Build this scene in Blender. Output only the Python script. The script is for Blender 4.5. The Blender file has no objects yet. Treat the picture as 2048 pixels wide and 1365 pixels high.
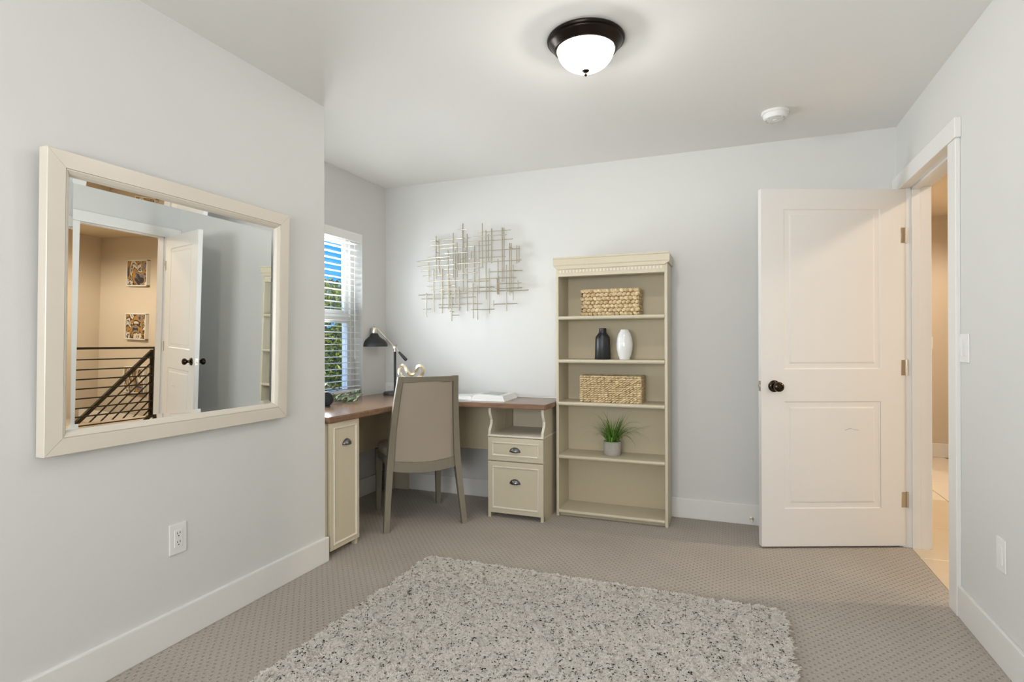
import bpy, bmesh, math, random
import numpy as np
from mathutils import Vector, Matrix, Euler

random.seed(7)
R = math.radians
C = bpy.context.scene.collection
scn = bpy.context.scene

# ------------------------------------------------------------------ key dimensions
F_PX, YAW, HOR_Y, CAM_Z = 1128.44, 0.3722, 685.1, 1.155
XL, XW, XR = -2.010, -2.6125, 0.894      # near left wall, window wall, right wall
YL, YB, YF = 2.422, 3.8815, -1.35         # end of near left wall, back wall, wall behind camera
H = 2.409

# ------------------------------------------------------------------ camera
cam_d = bpy.data.cameras.new('camera'); cam = bpy.data.objects.new('camera', cam_d); C.objects.link(cam)
cam_d.sensor_fit = 'HORIZONTAL'; cam_d.sensor_width = 36.0
cam_d.lens = F_PX / 2048 * 36.0
cam_d.shift_y = (HOR_Y - 682.5) / 2048
cam_d.clip_start = 0.05; cam_d.clip_end = 200
cam.location = (0, 0, CAM_Z)
cam.rotation_euler = (Matrix.Rotation(YAW, 4, 'Z') @ Matrix.Rotation(math.pi/2 + 0.0011, 4, 'X') @ Matrix.Rotation(-0.0028, 4, 'Z')).to_euler()
scn.camera = cam

# ------------------------------------------------------------------ exposure, world, lights
vs = scn.view_settings
vs.view_transform = 'Standard'; vs.look = 'None'; vs.gamma = 1.0; vs.use_curve_mapping = False
vs.exposure = 0.0

w = bpy.data.worlds.new('sky'); scn.world = w; w.use_nodes = True
nt = w.node_tree; bg = nt.nodes['Background']
tc = nt.nodes.new('ShaderNodeTexCoord'); sx = nt.nodes.new('ShaderNodeSeparateXYZ'); rp = nt.nodes.new('ShaderNodeValToRGB')
nt.links.new(tc.outputs['Generated'], sx.inputs[0]); nt.links.new(sx.outputs['Z'], rp.inputs[0]); nt.links.new(rp.outputs[0], bg.inputs[0])
rp.color_ramp.elements[0].position = 0.0; rp.color_ramp.elements[0].color = (0.10, 0.44, 0.93, 1)
rp.color_ramp.elements[1].position = 0.5; rp.color_ramp.elements[1].color = (0.02, 0.22, 0.80, 1)
e_ = rp.color_ramp.elements.new(0.15); e_.color = (0.028, 0.33, 0.92, 1)
bg.inputs[1].default_value = 1.35

def light(name, kind, loc, energy, color, rot=(0, 0, 0), **kw):
    d = bpy.data.lights.new(name, kind); d.energy = energy; d.color = color
    for k, v in kw.items(): setattr(d, k, v)
    o = bpy.data.objects.new(name, d); o.location = loc; o.rotation_euler = rot; C.objects.link(o); return o
def aim(o, direction):
    o.rotation_euler = Vector(direction).to_track_quat('-Z', 'Y').to_euler()
sun = light('sun', 'SUN', (0, 0, 10), 8.0, (1, .95, .85), angle=R(1)); aim(sun, (-.62, -.45, -.65))
# daylight lamp outside the desk window, then an added fill lamp behind the camera
wl = light('window_daylight', 'AREA', (-2.88, 2.97, 1.30), 74, (.92, .965, 1.0), shape='RECTANGLE', size=.54, size_y=1.0); aim(wl, (1, -.55, .80))
rl = light('rear_fill', 'AREA', (-.55, YF - .30, 1.25), 108, (1, .98, .95), shape='RECTANGLE', size=1.7, size_y=1.25); aim(rl, (0, 1, .42))

# ------------------------------------------------------------------ materials
def srgb(r, g, b):
    f = lambda c: ((c/255+.055)/1.055)**2.4 if c/255 > .04045 else c/255/12.92
    return (f(r), f(g), f(b), 1)
def mat(name, col, rough=.5, metal=0, noise=0, nscale=20, bump=0, bscale=60, stretch=None, spec=None, coat=0, detail=4):
    m = bpy.data.materials.new(name); m.use_nodes = True; t = m.node_tree; b = t.nodes['Principled BSDF']
    b.inputs['Base Color'].default_value = col; b.inputs['Roughness'].default_value = rough; b.inputs['Metallic'].default_value = metal
    if spec is not None: b.inputs['Specular IOR Level'].default_value = spec
    if coat: b.inputs['Coat Weight'].default_value = coat; b.inputs['Coat Roughness'].default_value = .15
    co = None
    if noise or bump:
        tcn = t.nodes.new('ShaderNodeTexCoord'); mp = t.nodes.new('ShaderNodeMapping'); t.links.new(tcn.outputs['Object'], mp.inputs[0])
        if stretch: mp.inputs['Scale'].default_value = stretch
        co = mp.outputs[0]
    if noise:
        n = t.nodes.new('ShaderNodeTexNoise'); n.inputs['Scale'].default_value = nscale; n.inputs['Detail'].default_value = detail
        t.links.new(co, n.inputs['Vector'])
        mx = t.nodes.new('ShaderNodeMix'); mx.data_type = 'RGBA'
        mx.inputs[6].default_value = tuple(c*(1-noise) for c in col[:3]) + (1,); mx.inputs[7].default_value = tuple(min(1, c*(1+noise)) for c in col[:3]) + (1,)
        t.links.new(n.outputs['Fac'], mx.inputs[0]); t.links.new(mx.outputs[2], b.inputs['Base Color'])
    if bump:
        n = t.nodes.new('ShaderNodeTexNoise'); n.inputs['Scale'].default_value = bscale; n.inputs['Detail'].default_value = 3
        t.links.new(co, n.inputs['Vector'])
        bp = t.nodes.new('ShaderNodeBump'); bp.inputs['Strength'].default_value = bump; bp.inputs['Distance'].default_value = .002
        t.links.new(n.outputs['Fac'], bp.inputs['Height']); t.links.new(bp.outputs[0], b.inputs['Normal'])
    return m

M = {}
M['wall'] = mat('wall_paint', srgb(218, 218, 215), .75, noise=.01, nscale=3, bump=.12, bscale=260, spec=.3)
M['ceiling'] = mat('ceiling_paint', srgb(234, 233, 230), .85, bump=.1, bscale=220, spec=.2)
M['trim'] = mat('white_trim_paint', srgb(232, 231, 227), .38, noise=.01, nscale=5)
M['door'] = mat('white_door_paint', srgb(230, 228, 224), .42, noise=.01, nscale=4)
M['hall'] = mat('beige_hall_paint', srgb(212, 200, 182), .75, bump=.12, bscale=260, spec=.3)
M['hallceil'] = mat('hall_ceiling_paint', srgb(216, 202, 178), .85, bump=.1, bscale=220)
M['cream'] = mat('cream_furniture_paint', srgb(206, 197, 173), .45, noise=.035, nscale=14, stretch=(6, 6, .7), bump=.05, bscale=60)
M['creamedge'] = mat('cream_pale_edge', srgb(224, 217, 200), .45, noise=.03, nscale=20)  # paler cream for mouldings, dentils and front edges
M['creamin'] = mat('cream_panel_inner', srgb(196, 185, 156), .5, noise=.03, nscale=14, stretch=(6, 6, .7))
M['frame'] = mat('mirror_frame_lacquer', srgb(222, 214, 200), .28, noise=.008, nscale=6)
M['framegroove'] = mat('mirror_frame_groove', srgb(150, 138, 112), .5)
M['steel'] = mat('brushed_dark_steel', srgb(120, 122, 124), .32, 1.0, noise=.1, nscale=40)
M['nickel'] = mat('satin_nickel', srgb(205, 198, 184), .3, 1.0)
M['bronze'] = mat('dark_bronze', srgb(62, 52, 40), .25, 1.0, noise=.2, nscale=30)
M['rodmetal'] = mat('champagne_metal', srgb(196, 188, 168), .32, .85, noise=.08, nscale=8)
M['gold'] = mat('pale_gold', srgb(238, 226, 198), .34, .85, noise=.08, nscale=20)
M['black'] = mat('black_satin_paint', srgb(34, 35, 37), .42, noise=.08, nscale=30)
M['blackglaze'] = mat('matte_black_ceramic', srgb(30, 32, 36), .38, noise=.1, nscale=20)
M['whiteglaze'] = mat('white_ceramic', srgb(235, 235, 233), .12, coat=.6)
M['plastic'] = mat('white_plastic', srgb(232, 232, 230), .35)
M['ventgrey'] = mat('vent_grey_plastic', srgb(196, 195, 190), .5)
M['slot'] = mat('dark_slot', srgb(70, 66, 62), .6)
M['fixture'] = mat('oil_rubbed_bronze', srgb(42, 34, 30), .28, .85, noise=.2, nscale=12)
M['chairwood'] = mat('grey_washed_wood', srgb(126, 120, 104), .55, noise=.10, nscale=18, stretch=(5, 5, .6), bump=.12, bscale=50)
M['chairfab'] = mat('taupe_linen_upholstery', srgb(160, 149, 134), .85, noise=.04, nscale=260, bump=.2, bscale=420)
M['piping'] = mat('taupe_piping', srgb(120, 108, 90), .8)
M['page'] = mat('book_page', srgb(236, 236, 234), .6)
M['slat'] = mat('white_blind_slat', srgb(244, 244, 240), .4)
M['vinyl'] = mat('white_vinyl_window', srgb(240, 240, 236), .35)
M['rail'] = mat('dark_iron_railing', srgb(48, 43, 32), .5, .3)
M['tread'] = mat('light_wood_tread', srgb(190, 160, 120), .4, noise=.1, nscale=10, stretch=(1, 8, 8))
M['concrete'] = mat('grey_concrete_pot', srgb(176, 171, 165), .85, noise=.18, nscale=30, stretch=(1, 1, 5), bump=.5, bscale=60)
M['soil'] = mat('dark_soil', srgb(50, 42, 30), .9)
M['barkm'] = mat('tree_bark', srgb(90, 74, 58), .9, noise=.3, nscale=10)
M['ground'] = mat('lawn_ground', srgb(70, 90, 45), .95, noise=.3, nscale=3)

# desktop wood
def wood(name, c0, c1, rough):
    m = bpy.data.materials.new(name); m.use_nodes = True; t = m.node_tree; b = t.nodes['Principled BSDF']
    tcn = t.nodes.new('ShaderNodeTexCoord'); mp = t.nodes.new('ShaderNodeMapping'); mp.inputs['Scale'].default_value = (1.2, 14, 6)
    n = t.nodes.new('ShaderNodeTexNoise'); n.inputs['Scale'].default_value = 5; n.inputs['Detail'].default_value = 6; n.inputs['Distortion'].default_value = .6
    r = t.nodes.new('ShaderNodeValToRGB'); r.color_ramp.elements[0].color = c0; r.color_ramp.elements[0].position = .3; r.color_ramp.elements[1].color = c1; r.color_ramp.elements[1].position = .7
    L = t.links.new; L(tcn.outputs['Object'], mp.inputs[0]); L(mp.outputs[0], n.inputs['Vector']); L(n.outputs['Fac'], r.inputs[0]); L(r.outputs[0], b.inputs['Base Color'])
    b.inputs['Roughness'].default_value = rough
    return m
M['desktop'] = wood('walnut_veneer', srgb(114, 88, 67), srgb(140, 110, 87), .24)

def carpet():
    m = bpy.data.materials.new('patterned_carpet'); m.use_nodes = True; t = m.node_tree; b = t.nodes['Principled BSDF']; L = t.links.new
    tcn = t.nodes.new('ShaderNodeTexCoord'); s = t.nodes.new('ShaderNodeSeparateXYZ'); L(tcn.outputs['Object'], s.inputs[0])
    def mth(op, a, b_=None, v=None):
        n = t.nodes.new('ShaderNodeMath'); n.operation = op; L(a, n.inputs[0])
        if b_ is not None: L(b_, n.inputs[1])
        elif v is not None: n.inputs[1].default_value = v
        return n.outputs[0]
    K = 2*math.pi/.033
    nx = mth('SINE', mth('MULTIPLY', s.outputs['X'], v=K)); ny = mth('SINE', mth('MULTIPLY', s.outputs['Y'], v=K*.86))
    pr = mth('MULTIPLY', nx, ny)                                      # lattice of peaks, every second row offset
    mr = t.nodes.new('ShaderNodeMapRange'); mr.inputs[1].default_value = .55; mr.inputs[2].default_value = .92; L(pr, mr.inputs[0])
    fz = t.nodes.new('ShaderNodeTexNoise'); fz.inputs['Scale'].default_value = 160; fz.inputs['Detail'].default_value = 2; L(tcn.outputs['Object'], fz.inputs['Vector'])
    lg = t.nodes.new('ShaderNodeTexNoise'); lg.inputs['Scale'].default_value = 2.2; lg.inputs['Detail'].default_value = 5; L(tcn.outputs['Object'], lg.inputs['Vector'])
    base = t.nodes.new('ShaderNodeMix'); base.data_type = 'RGBA'; base.inputs[6].default_value = srgb(162, 154, 143); base.inputs[7].default_value = srgb(186, 178, 167)
    L(lg.outputs['Fac'], base.inputs[0])
    m2 = t.nodes.new('ShaderNodeMix'); m2.data_type = 'RGBA'; m2.blend_type = 'MULTIPLY'; L(base.outputs[2], m2.inputs[6])
    gr = t.nodes.new('ShaderNodeMapRange'); gr.inputs[1].default_value = .3; gr.inputs[2].default_value = .7; gr.inputs[3].default_value = .80; gr.inputs[4].default_value = 1.12; L(fz.outputs['Fac'], gr.inputs[0])
    cb = t.nodes.new('ShaderNodeCombineColor'); [L(gr.outputs[0], cb.inputs[i]) for i in range(3)]
    m2.inputs[0].default_value = 1; L(cb.outputs[0], m2.inputs[7])
    m3 = t.nodes.new('ShaderNodeMix'); m3.data_type = 'RGBA'; L(m2.outputs[2], m3.inputs[6]); m3.inputs[7].default_value = srgb(112, 98, 82)
    md = mth('MULTIPLY', mr.outputs[0], v=.50); L(md, m3.inputs[0]); L(m3.outputs[2], b.inputs['Base Color'])
    b.inputs['Roughness'].default_value = .95; b.inputs['Specular IOR Level'].default_value = .1
    b.inputs['Sheen Weight'].default_value = .15
    bh = mth('SUBTRACT', fz.outputs['Fac'], mr.outputs[0])
    bp = t.nodes.new('ShaderNodeBump'); bp.inputs['Strength'].default_value = .7; bp.inputs['Distance'].default_value = .003; L(bh, bp.inputs['Height']); L(bp.outputs[0], b.inputs['Normal'])
    return m
M['carpet'] = carpet()

def attr_mat(name, rough=.9, attr='col', sheen=0, trans=0):
    m = bpy.data.materials.new(name); m.use_nodes = True; t = m.node_tree; b = t.nodes['Principled BSDF']
    a = t.nodes.new('ShaderNodeAttribute'); a.attribute_name = attr; t.links.new(a.outputs['Color'], b.inputs['Base Color'])
    b.inputs['Roughness'].default_value = rough; b.inputs['Sheen Weight'].default_value = sheen
    b.inputs['Specular IOR Level'].default_value = .15
    if trans:
        tr = t.nodes.new('ShaderNodeBsdfTranslucent'); t.links.new(a.outputs['Color'], tr.inputs[0]); mx = t.nodes.new('ShaderNodeMixShader'); mx.inputs[0].default_value = trans
        out = t.nodes['Material Output']; t.links.new(b.outputs[0], mx.inputs[1]); t.links.new(tr.outputs[0], mx.inputs[2]); t.links.new(mx.outputs[0], out.inputs[0])
    return m
M['yarn'] = attr_mat('shaggy_yarn', .95, trans=.6)
M['leafout'] = attr_mat('tree_leaves', .5, trans=.3)
def leafmat(name, c0, c1):
    m = bpy.data.materials.new(name); m.use_nodes = True; t = m.node_tree; b = t.nodes['Principled BSDF']
    oi = t.nodes.new('ShaderNodeObjectInfo'); mx = t.nodes.new('ShaderNodeMix'); mx.data_type = 'RGBA'; mx.inputs[6].default_value = c0; mx.inputs[7].default_value = c1
    t.links.new(oi.outputs['Random'], mx.inputs[0]); t.links.new(mx.outputs[2], b.inputs['Base Color']); b.inputs['Roughness'].default_value = .45
    b.inputs['Subsurface Weight'].default_value = 0
    return m
M['grass'] = leafmat('grass_blade', srgb(60, 112, 30), srgb(130, 178, 74))
M['eucal'] = leafmat('dusty_green_leaf', srgb(78, 96, 74), srgb(138, 150, 112))

def basketmat(name, c0, c1):
    m = bpy.data.materials.new(name); m.use_nodes = True; t = m.node_tree; b = t.nodes['Principled BSDF']; L = t.links.new
    tcn = t.nodes.new('ShaderNodeTexCoord'); n = t.nodes.new('ShaderNodeTexNoise'); n.inputs['Scale'].default_value = 55; n.inputs['Detail'].default_value = 4; L(tcn.outputs['Object'], n.inputs['Vector'])
    r = t.nodes.new('ShaderNodeValToRGB'); r.color_ramp.elements[0].position = .3; r.color_ramp.elements[1].position = .68; r.color_ramp.elements[0].color = c0; r.color_ramp.elements[1].color = c1
    L(n.outputs['Fac'], r.inputs[0]); L(r.outputs[0], b.inputs['Base Color']); b.inputs['Roughness'].default_value = .7
    bp = t.nodes.new('ShaderNodeBump'); bp.inputs['Strength'].default_value = .4; bp.inputs['Distance'].default_value = .002; L(n.outputs['Fac'], bp.inputs['Height']); L(bp.outputs[0], b.inputs['Normal'])
    return m
M['weave'] = basketmat('water_hyacinth', srgb(178, 152, 110), srgb(230, 209, 168))
M['weavedark'] = mat('hyacinth_gap', srgb(150, 122, 82), .9)

# glass, mirror, frosted bowl
def glass():
    m = bpy.data.materials.new('window_glass'); m.use_nodes = True; t = m.node_tree; t.nodes.remove(t.nodes['Principled BSDF'])
    tr = t.nodes.new('ShaderNodeBsdfTransparent'); gl = t.nodes.new('ShaderNodeBsdfGlossy'); gl.inputs['Roughness'].default_value = .01
    mx = t.nodes.new('ShaderNodeMixShader'); mx.inputs[0].default_value = .04
    t.links.new(tr.outputs[0], mx.inputs[1]); t.links.new(gl.outputs[0], mx.inputs[2]); t.links.new(mx.outputs[0], t.nodes['Material Output'].inputs[0]); return m
M['glass'] = glass()
M['mirror'] = mat('silvered_glass', (.90, .93, .92, 1), .0, 1.0)
def bowl():
    m = bpy.data.materials.new('frosted_glass_bowl'); m.use_nodes = True; t = m.node_tree; t.nodes.remove(t.nodes['Principled BSDF'])
    tr = t.nodes.new('ShaderNodeBsdfTransparent'); tr.inputs[0].default_value = (1, 1, 1, 1)
    tl = t.nodes.new('ShaderNodeBsdfTranslucent'); tl.inputs[0].default_value = (.95, .95, .95, 1)
    df = t.nodes.new('ShaderNodeBsdfPrincipled'); df.inputs['Base Color'].default_value = (.9, .9, .9, 1); df.inputs['Roughness'].default_value = .2
    em = t.nodes.new('ShaderNodeEmission'); em.inputs[0].default_value = (1, .99, .97, 1); em.inputs[1].default_value = .8
    a = t.nodes.new('ShaderNodeMixShader'); a.inputs[0].default_value = .5; t.links.new(tl.outputs[0], a.inputs[1]); t.links.new(df.outputs[0], a.inputs[2])
    b = t.nodes.new('ShaderNodeMixShader'); b.inputs[0].default_value = .42; t.links.new(a.outputs[0], b.inputs[1]); t.links.new(tr.outputs[0], b.inputs[2])
    c = t.nodes.new('ShaderNodeAddShader'); t.links.new(b.outputs[0], c.inputs[0]); t.links.new(em.outputs[0], c.inputs[1]); t.links.new(c.outputs[0], t.nodes['Material Output'].inputs[0]); return m
M['bowl'] = bowl()
def artmat(name, seed):
    m = bpy.data.materials.new(name); m.use_nodes = True; t = m.node_tree; b = t.nodes['Principled BSDF']; L = t.links.new
    tcn = t.nodes.new('ShaderNodeTexCoord'); mp = t.nodes.new('ShaderNodeMapping'); mp.inputs['Location'].default_value = (seed*3.1, seed*1.7, seed); mp.inputs['Scale'].default_value = (3.4, 1, 1.7)
    n = t.nodes.new('ShaderNodeTexNoise'); n.inputs['Scale'].default_value = 1.3; n.inputs['Detail'].default_value = 5; n.inputs['Distortion'].default_value = 1.8
    r = t.nodes.new('ShaderNodeValToRGB'); r.color_ramp.interpolation = 'CONSTANT'; cr = r.color_ramp
    cr.elements[0].position = 0; cr.elements[0].color = srgb(46, 42, 40); cr.elements[1].position = .43; cr.elements[1].color = srgb(178, 132, 52)
    for p, c in ((.385, (120, 118, 138)), (.50, (60, 52, 44)), (.54, (214, 204, 186)), (.60, (88, 86, 96)), (.64, (232, 224, 208))):
        e = cr.elements.new(p); e.color = srgb(*c)
    L(tcn.outputs['Object'], mp.inputs[0]); L(mp.outputs[0], n.inputs['Vector']); L(n.outputs['Fac'], r.inputs[0]); L(r.outputs[0], b.inputs['Base Color']); b.inputs['Roughness'].default_value = .35
    return m

# ------------------------------------------------------------------ mesh helpers
class B:
    """Collects shapes in one bmesh."""
    def __init__(s): s.bm = bmesh.new(); s.mi = 0
    def _mark(s, fs):
        for f in fs: f.material_index = s.mi
    def box(s, x0, x1, y0, y1, z0, z1, bev=0, seg=1, mtx=None):
        bm = bmesh.new()
        bmesh.ops.create_cube(bm, size=1)
        for v in bm.verts: v.co = Vector(((x0+x1)/2 + v.co.x*(x1-x0), (y0+y1)/2 + v.co.y*(y1-y0), (z0+z1)/2 + v.co.z*(z1-z0)))
        if bev: bmesh.ops.bevel(bm, geom=bm.edges[:], offset=bev, segments=seg, affect='EDGES', profile=.6)
        if mtx: bmesh.ops.transform(bm, matrix=mtx, verts=bm.verts)
        s.merge(bm); return s
    def merge(s, bm):
        me = bpy.data.meshes.new('tmp'); 
        for f in bm.faces: f.material_index = s.mi
        bm.to_mesh(me); bm.free(); s.bm.from_mesh(me); bpy.data.meshes.remove(me)
    def ring(s, c, u, v, r, n, ru=None):
        return [s.bm.verts.new(c + u*math.cos(2*math.pi*i/n)*(ru or r) + v*math.sin(2*math.pi*i/n)*r) for i in range(n)]
    def tube(s, pts, rad, n=8, cap=True, squash=1.0):
        pts = [Vector(p) for p in pts]; k = len(pts)
        rr = rad if isinstance(rad, (list, tuple)) else [rad]*k
        rings = []; prev = None
        for i, p in enumerate(pts):
            d = (pts[min(i+1, k-1)] - pts[max(i-1, 0)]).normalized()
            if prev is None:
                a = Vector((0, 0, 1)) if abs(d.z) < .9 else Vector((1, 0, 0)); u = d.cross(a).normalized()
            else: u = (prev - d*prev.dot(d)).normalized()
            prev = u; v = d.cross(u)
            rings.append(s.ring(p, u, v*squash, rr[i], n))
        fs = []
        for a, b in zip(rings, rings[1:]):
            for i in range(n): fs.append(s.bm.faces.new((a[i], a[(i+1) % n], b[(i+1) % n], b[i])))
        if cap: fs.append(s.bm.faces.new(rings[0][::-1])); fs.append(s.bm.faces.new(rings[-1]))
        s._mark(fs); return s
    def lathe(s, prof, c=(0, 0, 0), n=32, axis=None):
        c = Vector(c); q = Vector(axis).to_track_quat('Z', 'Y') if axis else None; rings = []; fs = []
        for r, z in prof:
            if r < 1e-6:
                p = Vector((0, 0, z)); p = q @ p if q else p; rings.append([s.bm.verts.new(c+p)]); continue
            ring = []
            for i in range(n):
                p = Vector((r*math.cos(2*math.pi*i/n), r*math.sin(2*math.pi*i/n), z)); p = q @ p if q else p; ring.append(s.bm.verts.new(c+p))
            rings.append(ring)
        for a, b in zip(rings, rings[1:]):
            for i in range(n):
                j = (i+1) % n
                if len(a) == 1 and len(b) == 1: continue
                if len(a) == 1: fs.append(s.bm.faces.new((a[0], b[j], b[i])))
                elif len(b) == 1: fs.append(s.bm.faces.new((a[i], a[j], b[0])))
                else: fs.append(s.bm.faces.new((a[i], a[j], b[j], b[i])))
        s._mark(fs); return s
    def prism(s, poly, z0, z1, bev=0, mtx=None, seg=2):
        bm = bmesh.new()
        lo = [bm.verts.new((x, y, z0)) for x, y in poly]; hi = [bm.verts.new((x, y, z1)) for x, y in poly]; n = len(poly)
        f0 = bm.faces.new(lo[::-1]); f1 = bm.faces.new(hi)
        for i in range(n): bm.faces.new((lo[i], lo[(i+1) % n], hi[(i+1) % n], hi[i]))
        bm.normal_update()
        if bev: bmesh.ops.bevel(bm, geom=list(f0.edges)+list(f1.edges), offset=bev, segments=seg, affect='EDGES')
        if mtx: bmesh.ops.transform(bm, matrix=mtx, verts=bm.verts)
        s.merge(bm); return s
    def loft(s, sections, cap=True):
        rings = [[s.bm.verts.new(Vector(p)) for p in sec] for sec in sections]; fs = []; n = len(rings[0])
        for a, b in zip(rings, rings[1:]):
            for i in range(n): fs.append(s.bm.faces.new((a[i], a[(i+1) % n], b[(i+1) % n], b[i])))
        if cap: fs.append(s.bm.faces.new(rings[0][::-1])); fs.append(s.bm.faces.new(rings[-1]))
        s._mark(fs); return s
    def blob(s, c, rx, ry, rz, rot=None, seg=8, rng=5):
        bm = bmesh.new(); bmesh.ops.create_uvsphere(bm, u_segments=seg, v_segments=rng, radius=1)
        m = Matrix.Translation(Vector(c)) @ (rot.to_matrix().to_4x4() if rot else Matrix()) @ Matrix.Diagonal((rx, ry, rz, 1))
        bmesh.ops.transform(bm, matrix=m, verts=bm.verts); s.merge(bm); return s

def obj(name, b, m, parent=None, world=True, smooth=False, label=None, kind=None):
    """Links the builder's mesh as one object. world=True: coordinates are world ones, converted into the root's frame."""
    bm = b.bm if isinstance(b, B) else b
    bmesh.ops.recalc_face_normals(bm, faces=bm.faces[:])
    me = bpy.data.meshes.new(name); 
    root = parent
    while root is not None and root.parent is not None: root = root.parent
    if world and root is not None:
        mw = Matrix.Translation(root.location) @ root.rotation_euler.to_matrix().to_4x4()
        bmesh.ops.transform(bm, matrix=mw.inverted(), verts=bm.verts)
    if smooth:
        for f in bm.faces: f.smooth = True
        for e in bm.edges:
            if len(e.link_faces) == 2 and e.calc_face_angle(0) > R(38): e.smooth = False
    bm.to_mesh(me); bm.free()
    for k in (m if isinstance(m, list) else [m]): me.materials.append(k)
    o = bpy.data.objects.new(name, me); C.objects.link(o)
    if parent: o.parent = parent
    if label: o['label'] = label
    if kind: o['kind'] = kind
    return o
def inst(name, me, parent, loc=(0, 0, 0), rot=(0, 0, 0), scale=(1, 1, 1)):
    o = bpy.data.objects.new(name, me); C.objects.link(o); o.parent = parent; o.location = loc; o.rotation_euler = rot; o.scale = scale; return o
def empty(name, loc=(0, 0, 0), rz=0):
    o = bpy.data.objects.new(name, None); C.objects.link(o); o.location = loc; o.rotation_euler = (0, 0, rz); o.empty_display_size = .1; return o
def thing(name, label, cat, loc=(0, 0, 0), rz=0, group=None):
    o = empty(name, loc, rz); o['label'] = label; o['category'] = cat
    if group: o['group'] = group
    return o
def struct(name, b, m, **k):
    o = obj(name, b, m, **k); o['kind'] = 'structure'; return o
def sroot(name, loc=(0, 0, 0), rz=0):
    o = empty(name, loc, rz); o['kind'] = 'structure'; return o

# ================================================================== SETTING
T = .12
struct('floor', B().box(XW-.15, .93, YF-T, YB+T, -.06, 0), M['carpet'])
struct('ceiling', B().box(XW-.15, XR+T, YF-T, YB+T, H, H+.12), M['ceiling'])
struct('wall_back', B().box(XW-.15, XR+T, YB, YB+T, 0, H), M['wall'])
struct('wall_left', B().box(XW-.15, XL, YF, YL, 0, H), M['wall'])
WY0, WY1, WZ0, WZ1 = 2.65, 3.573, .72, 1.975
struct('wall_window', B().box(XW-.15, XW, YL, WY0, 0, H).box(XW-.15, XW, WY1, YB, 0, H).box(XW-.15, XW, WY0, WY1, 0, WZ0).box(XW-.15, XW, WY0, WY1, WZ1, H), M['wall'])
DY0, DY1, DZ = 2.965, 3.775, 2.035       # rough opening of the doorway
def right_wall():
    b = B()
    for (y0, y1, z0, z1) in ((YF-T, DY0, 0, H), (DY1, YB+T, 0, H), (YB+T, 6.8, 0, H), (DY0, DY1, DZ, H)): b.box(XR, XR+T, y0, y1, z0, z1)
    bm = b.bm; bmesh.ops.recalc_face_normals(bm, faces=bm.faces[:])
    for f in bm.faces: f.material_index = 1 if f.normal.x > .5 or f.calc_center_median().y > YB + T else 0
    return b
struct('wall_right', right_wall(), [M['wall'], M['hall']])
RX0, RX1, RZ0, RZ1 = -1.4, .3, .82, 2.08  # opening for the added fill window
struct('wall_front', B().box(XL, RX0, YF-T, YF, 0, H).box(RX1, XR, YF-T, YF, 0, H).box(RX0, RX1, YF-T, YF, 0, RZ0).box(RX0, RX1, YF-T, YF, RZ1, H), M['wall'])

# baseboards (each run one mesh with a small rounded top edge)
def base_run(name, x0, x1, y0, y1, h=.13, m='trim'): return struct(name, B().box(x0, x1, y0, y1, 0, h, bev=.004, seg=2), M[m])
base_run('baseboard_back', XW, XR, YB-.015, YB)
struct('baseboard_left', B().box(XL-.05, XL+.015, YF, YL+.015, 0, .13, bev=.005, seg=2), M['trim'])
base_run('baseboard_return', XW, XL, YL, YL+.014)
base_run('baseboard_window', XW, XW+.015, YL+.02, YB-.015)
base_run('baseboard_right', XR-.015, XR, YF, DY0-.075)
base_run('baseboard_front', XL+.015, XR-.015, YF, YF+.015)

# ------------------------------------------------------------------ doorway trim and jamb
CX = XR - .018
struct('trim_1', B().box(CX, XR, DY0-.075, DY0+.018, 0, 2.013, bev=.002), M['trim'])            # near casing
struct('trim_2', B().box(CX, XR, DY1-.012, DY1+.072, 0, 2.013, bev=.002), M['trim'])            # far casing
struct('trim_3', B().box(XR-.024, XR, DY0-.088, YB-.004, 2.013, 2.098, bev=.002), M['trim'])     # head casing
struct('trim_4', B().box(XR-.002, XR+T+.002, DY0, DY0+.018, 0, 2.02).box(XR+.04, XR+.08, DY0+.018, DY0+.03, 0, 2.02, bev=.001), M['trim'])    # near jamb and stop
struct('trim_5', B().box(XR-.002, XR+T+.002, DY1-.018, DY1, 0, 2.02).box(XR+.04, XR+.08, DY1-.03, DY1-.018, 0, 2.02, bev=.001), M['trim'])    # hinge jamb
struct('trim_6', B().box(XR-.002, XR+T+.002, DY0, DY1, 2.018, 2.035).box(XR+.04, XR+.08, DY0+.018, DY1-.018, 2.005, 2.018, bev=.001), M['trim'])
HX = XR + T
struct('trim_7', B().box(HX, HX+.018, DY0-.075, DY0+.012, 0, 2.02, bev=.002).box(HX, HX+.018, DY1-.012, DY1+.075, 0, 2.02, bev=.002).box(HX, HX+.022, DY0-.085, DY1+.085, 2.02, 2.10, bev=.002), M['trim'])

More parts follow.
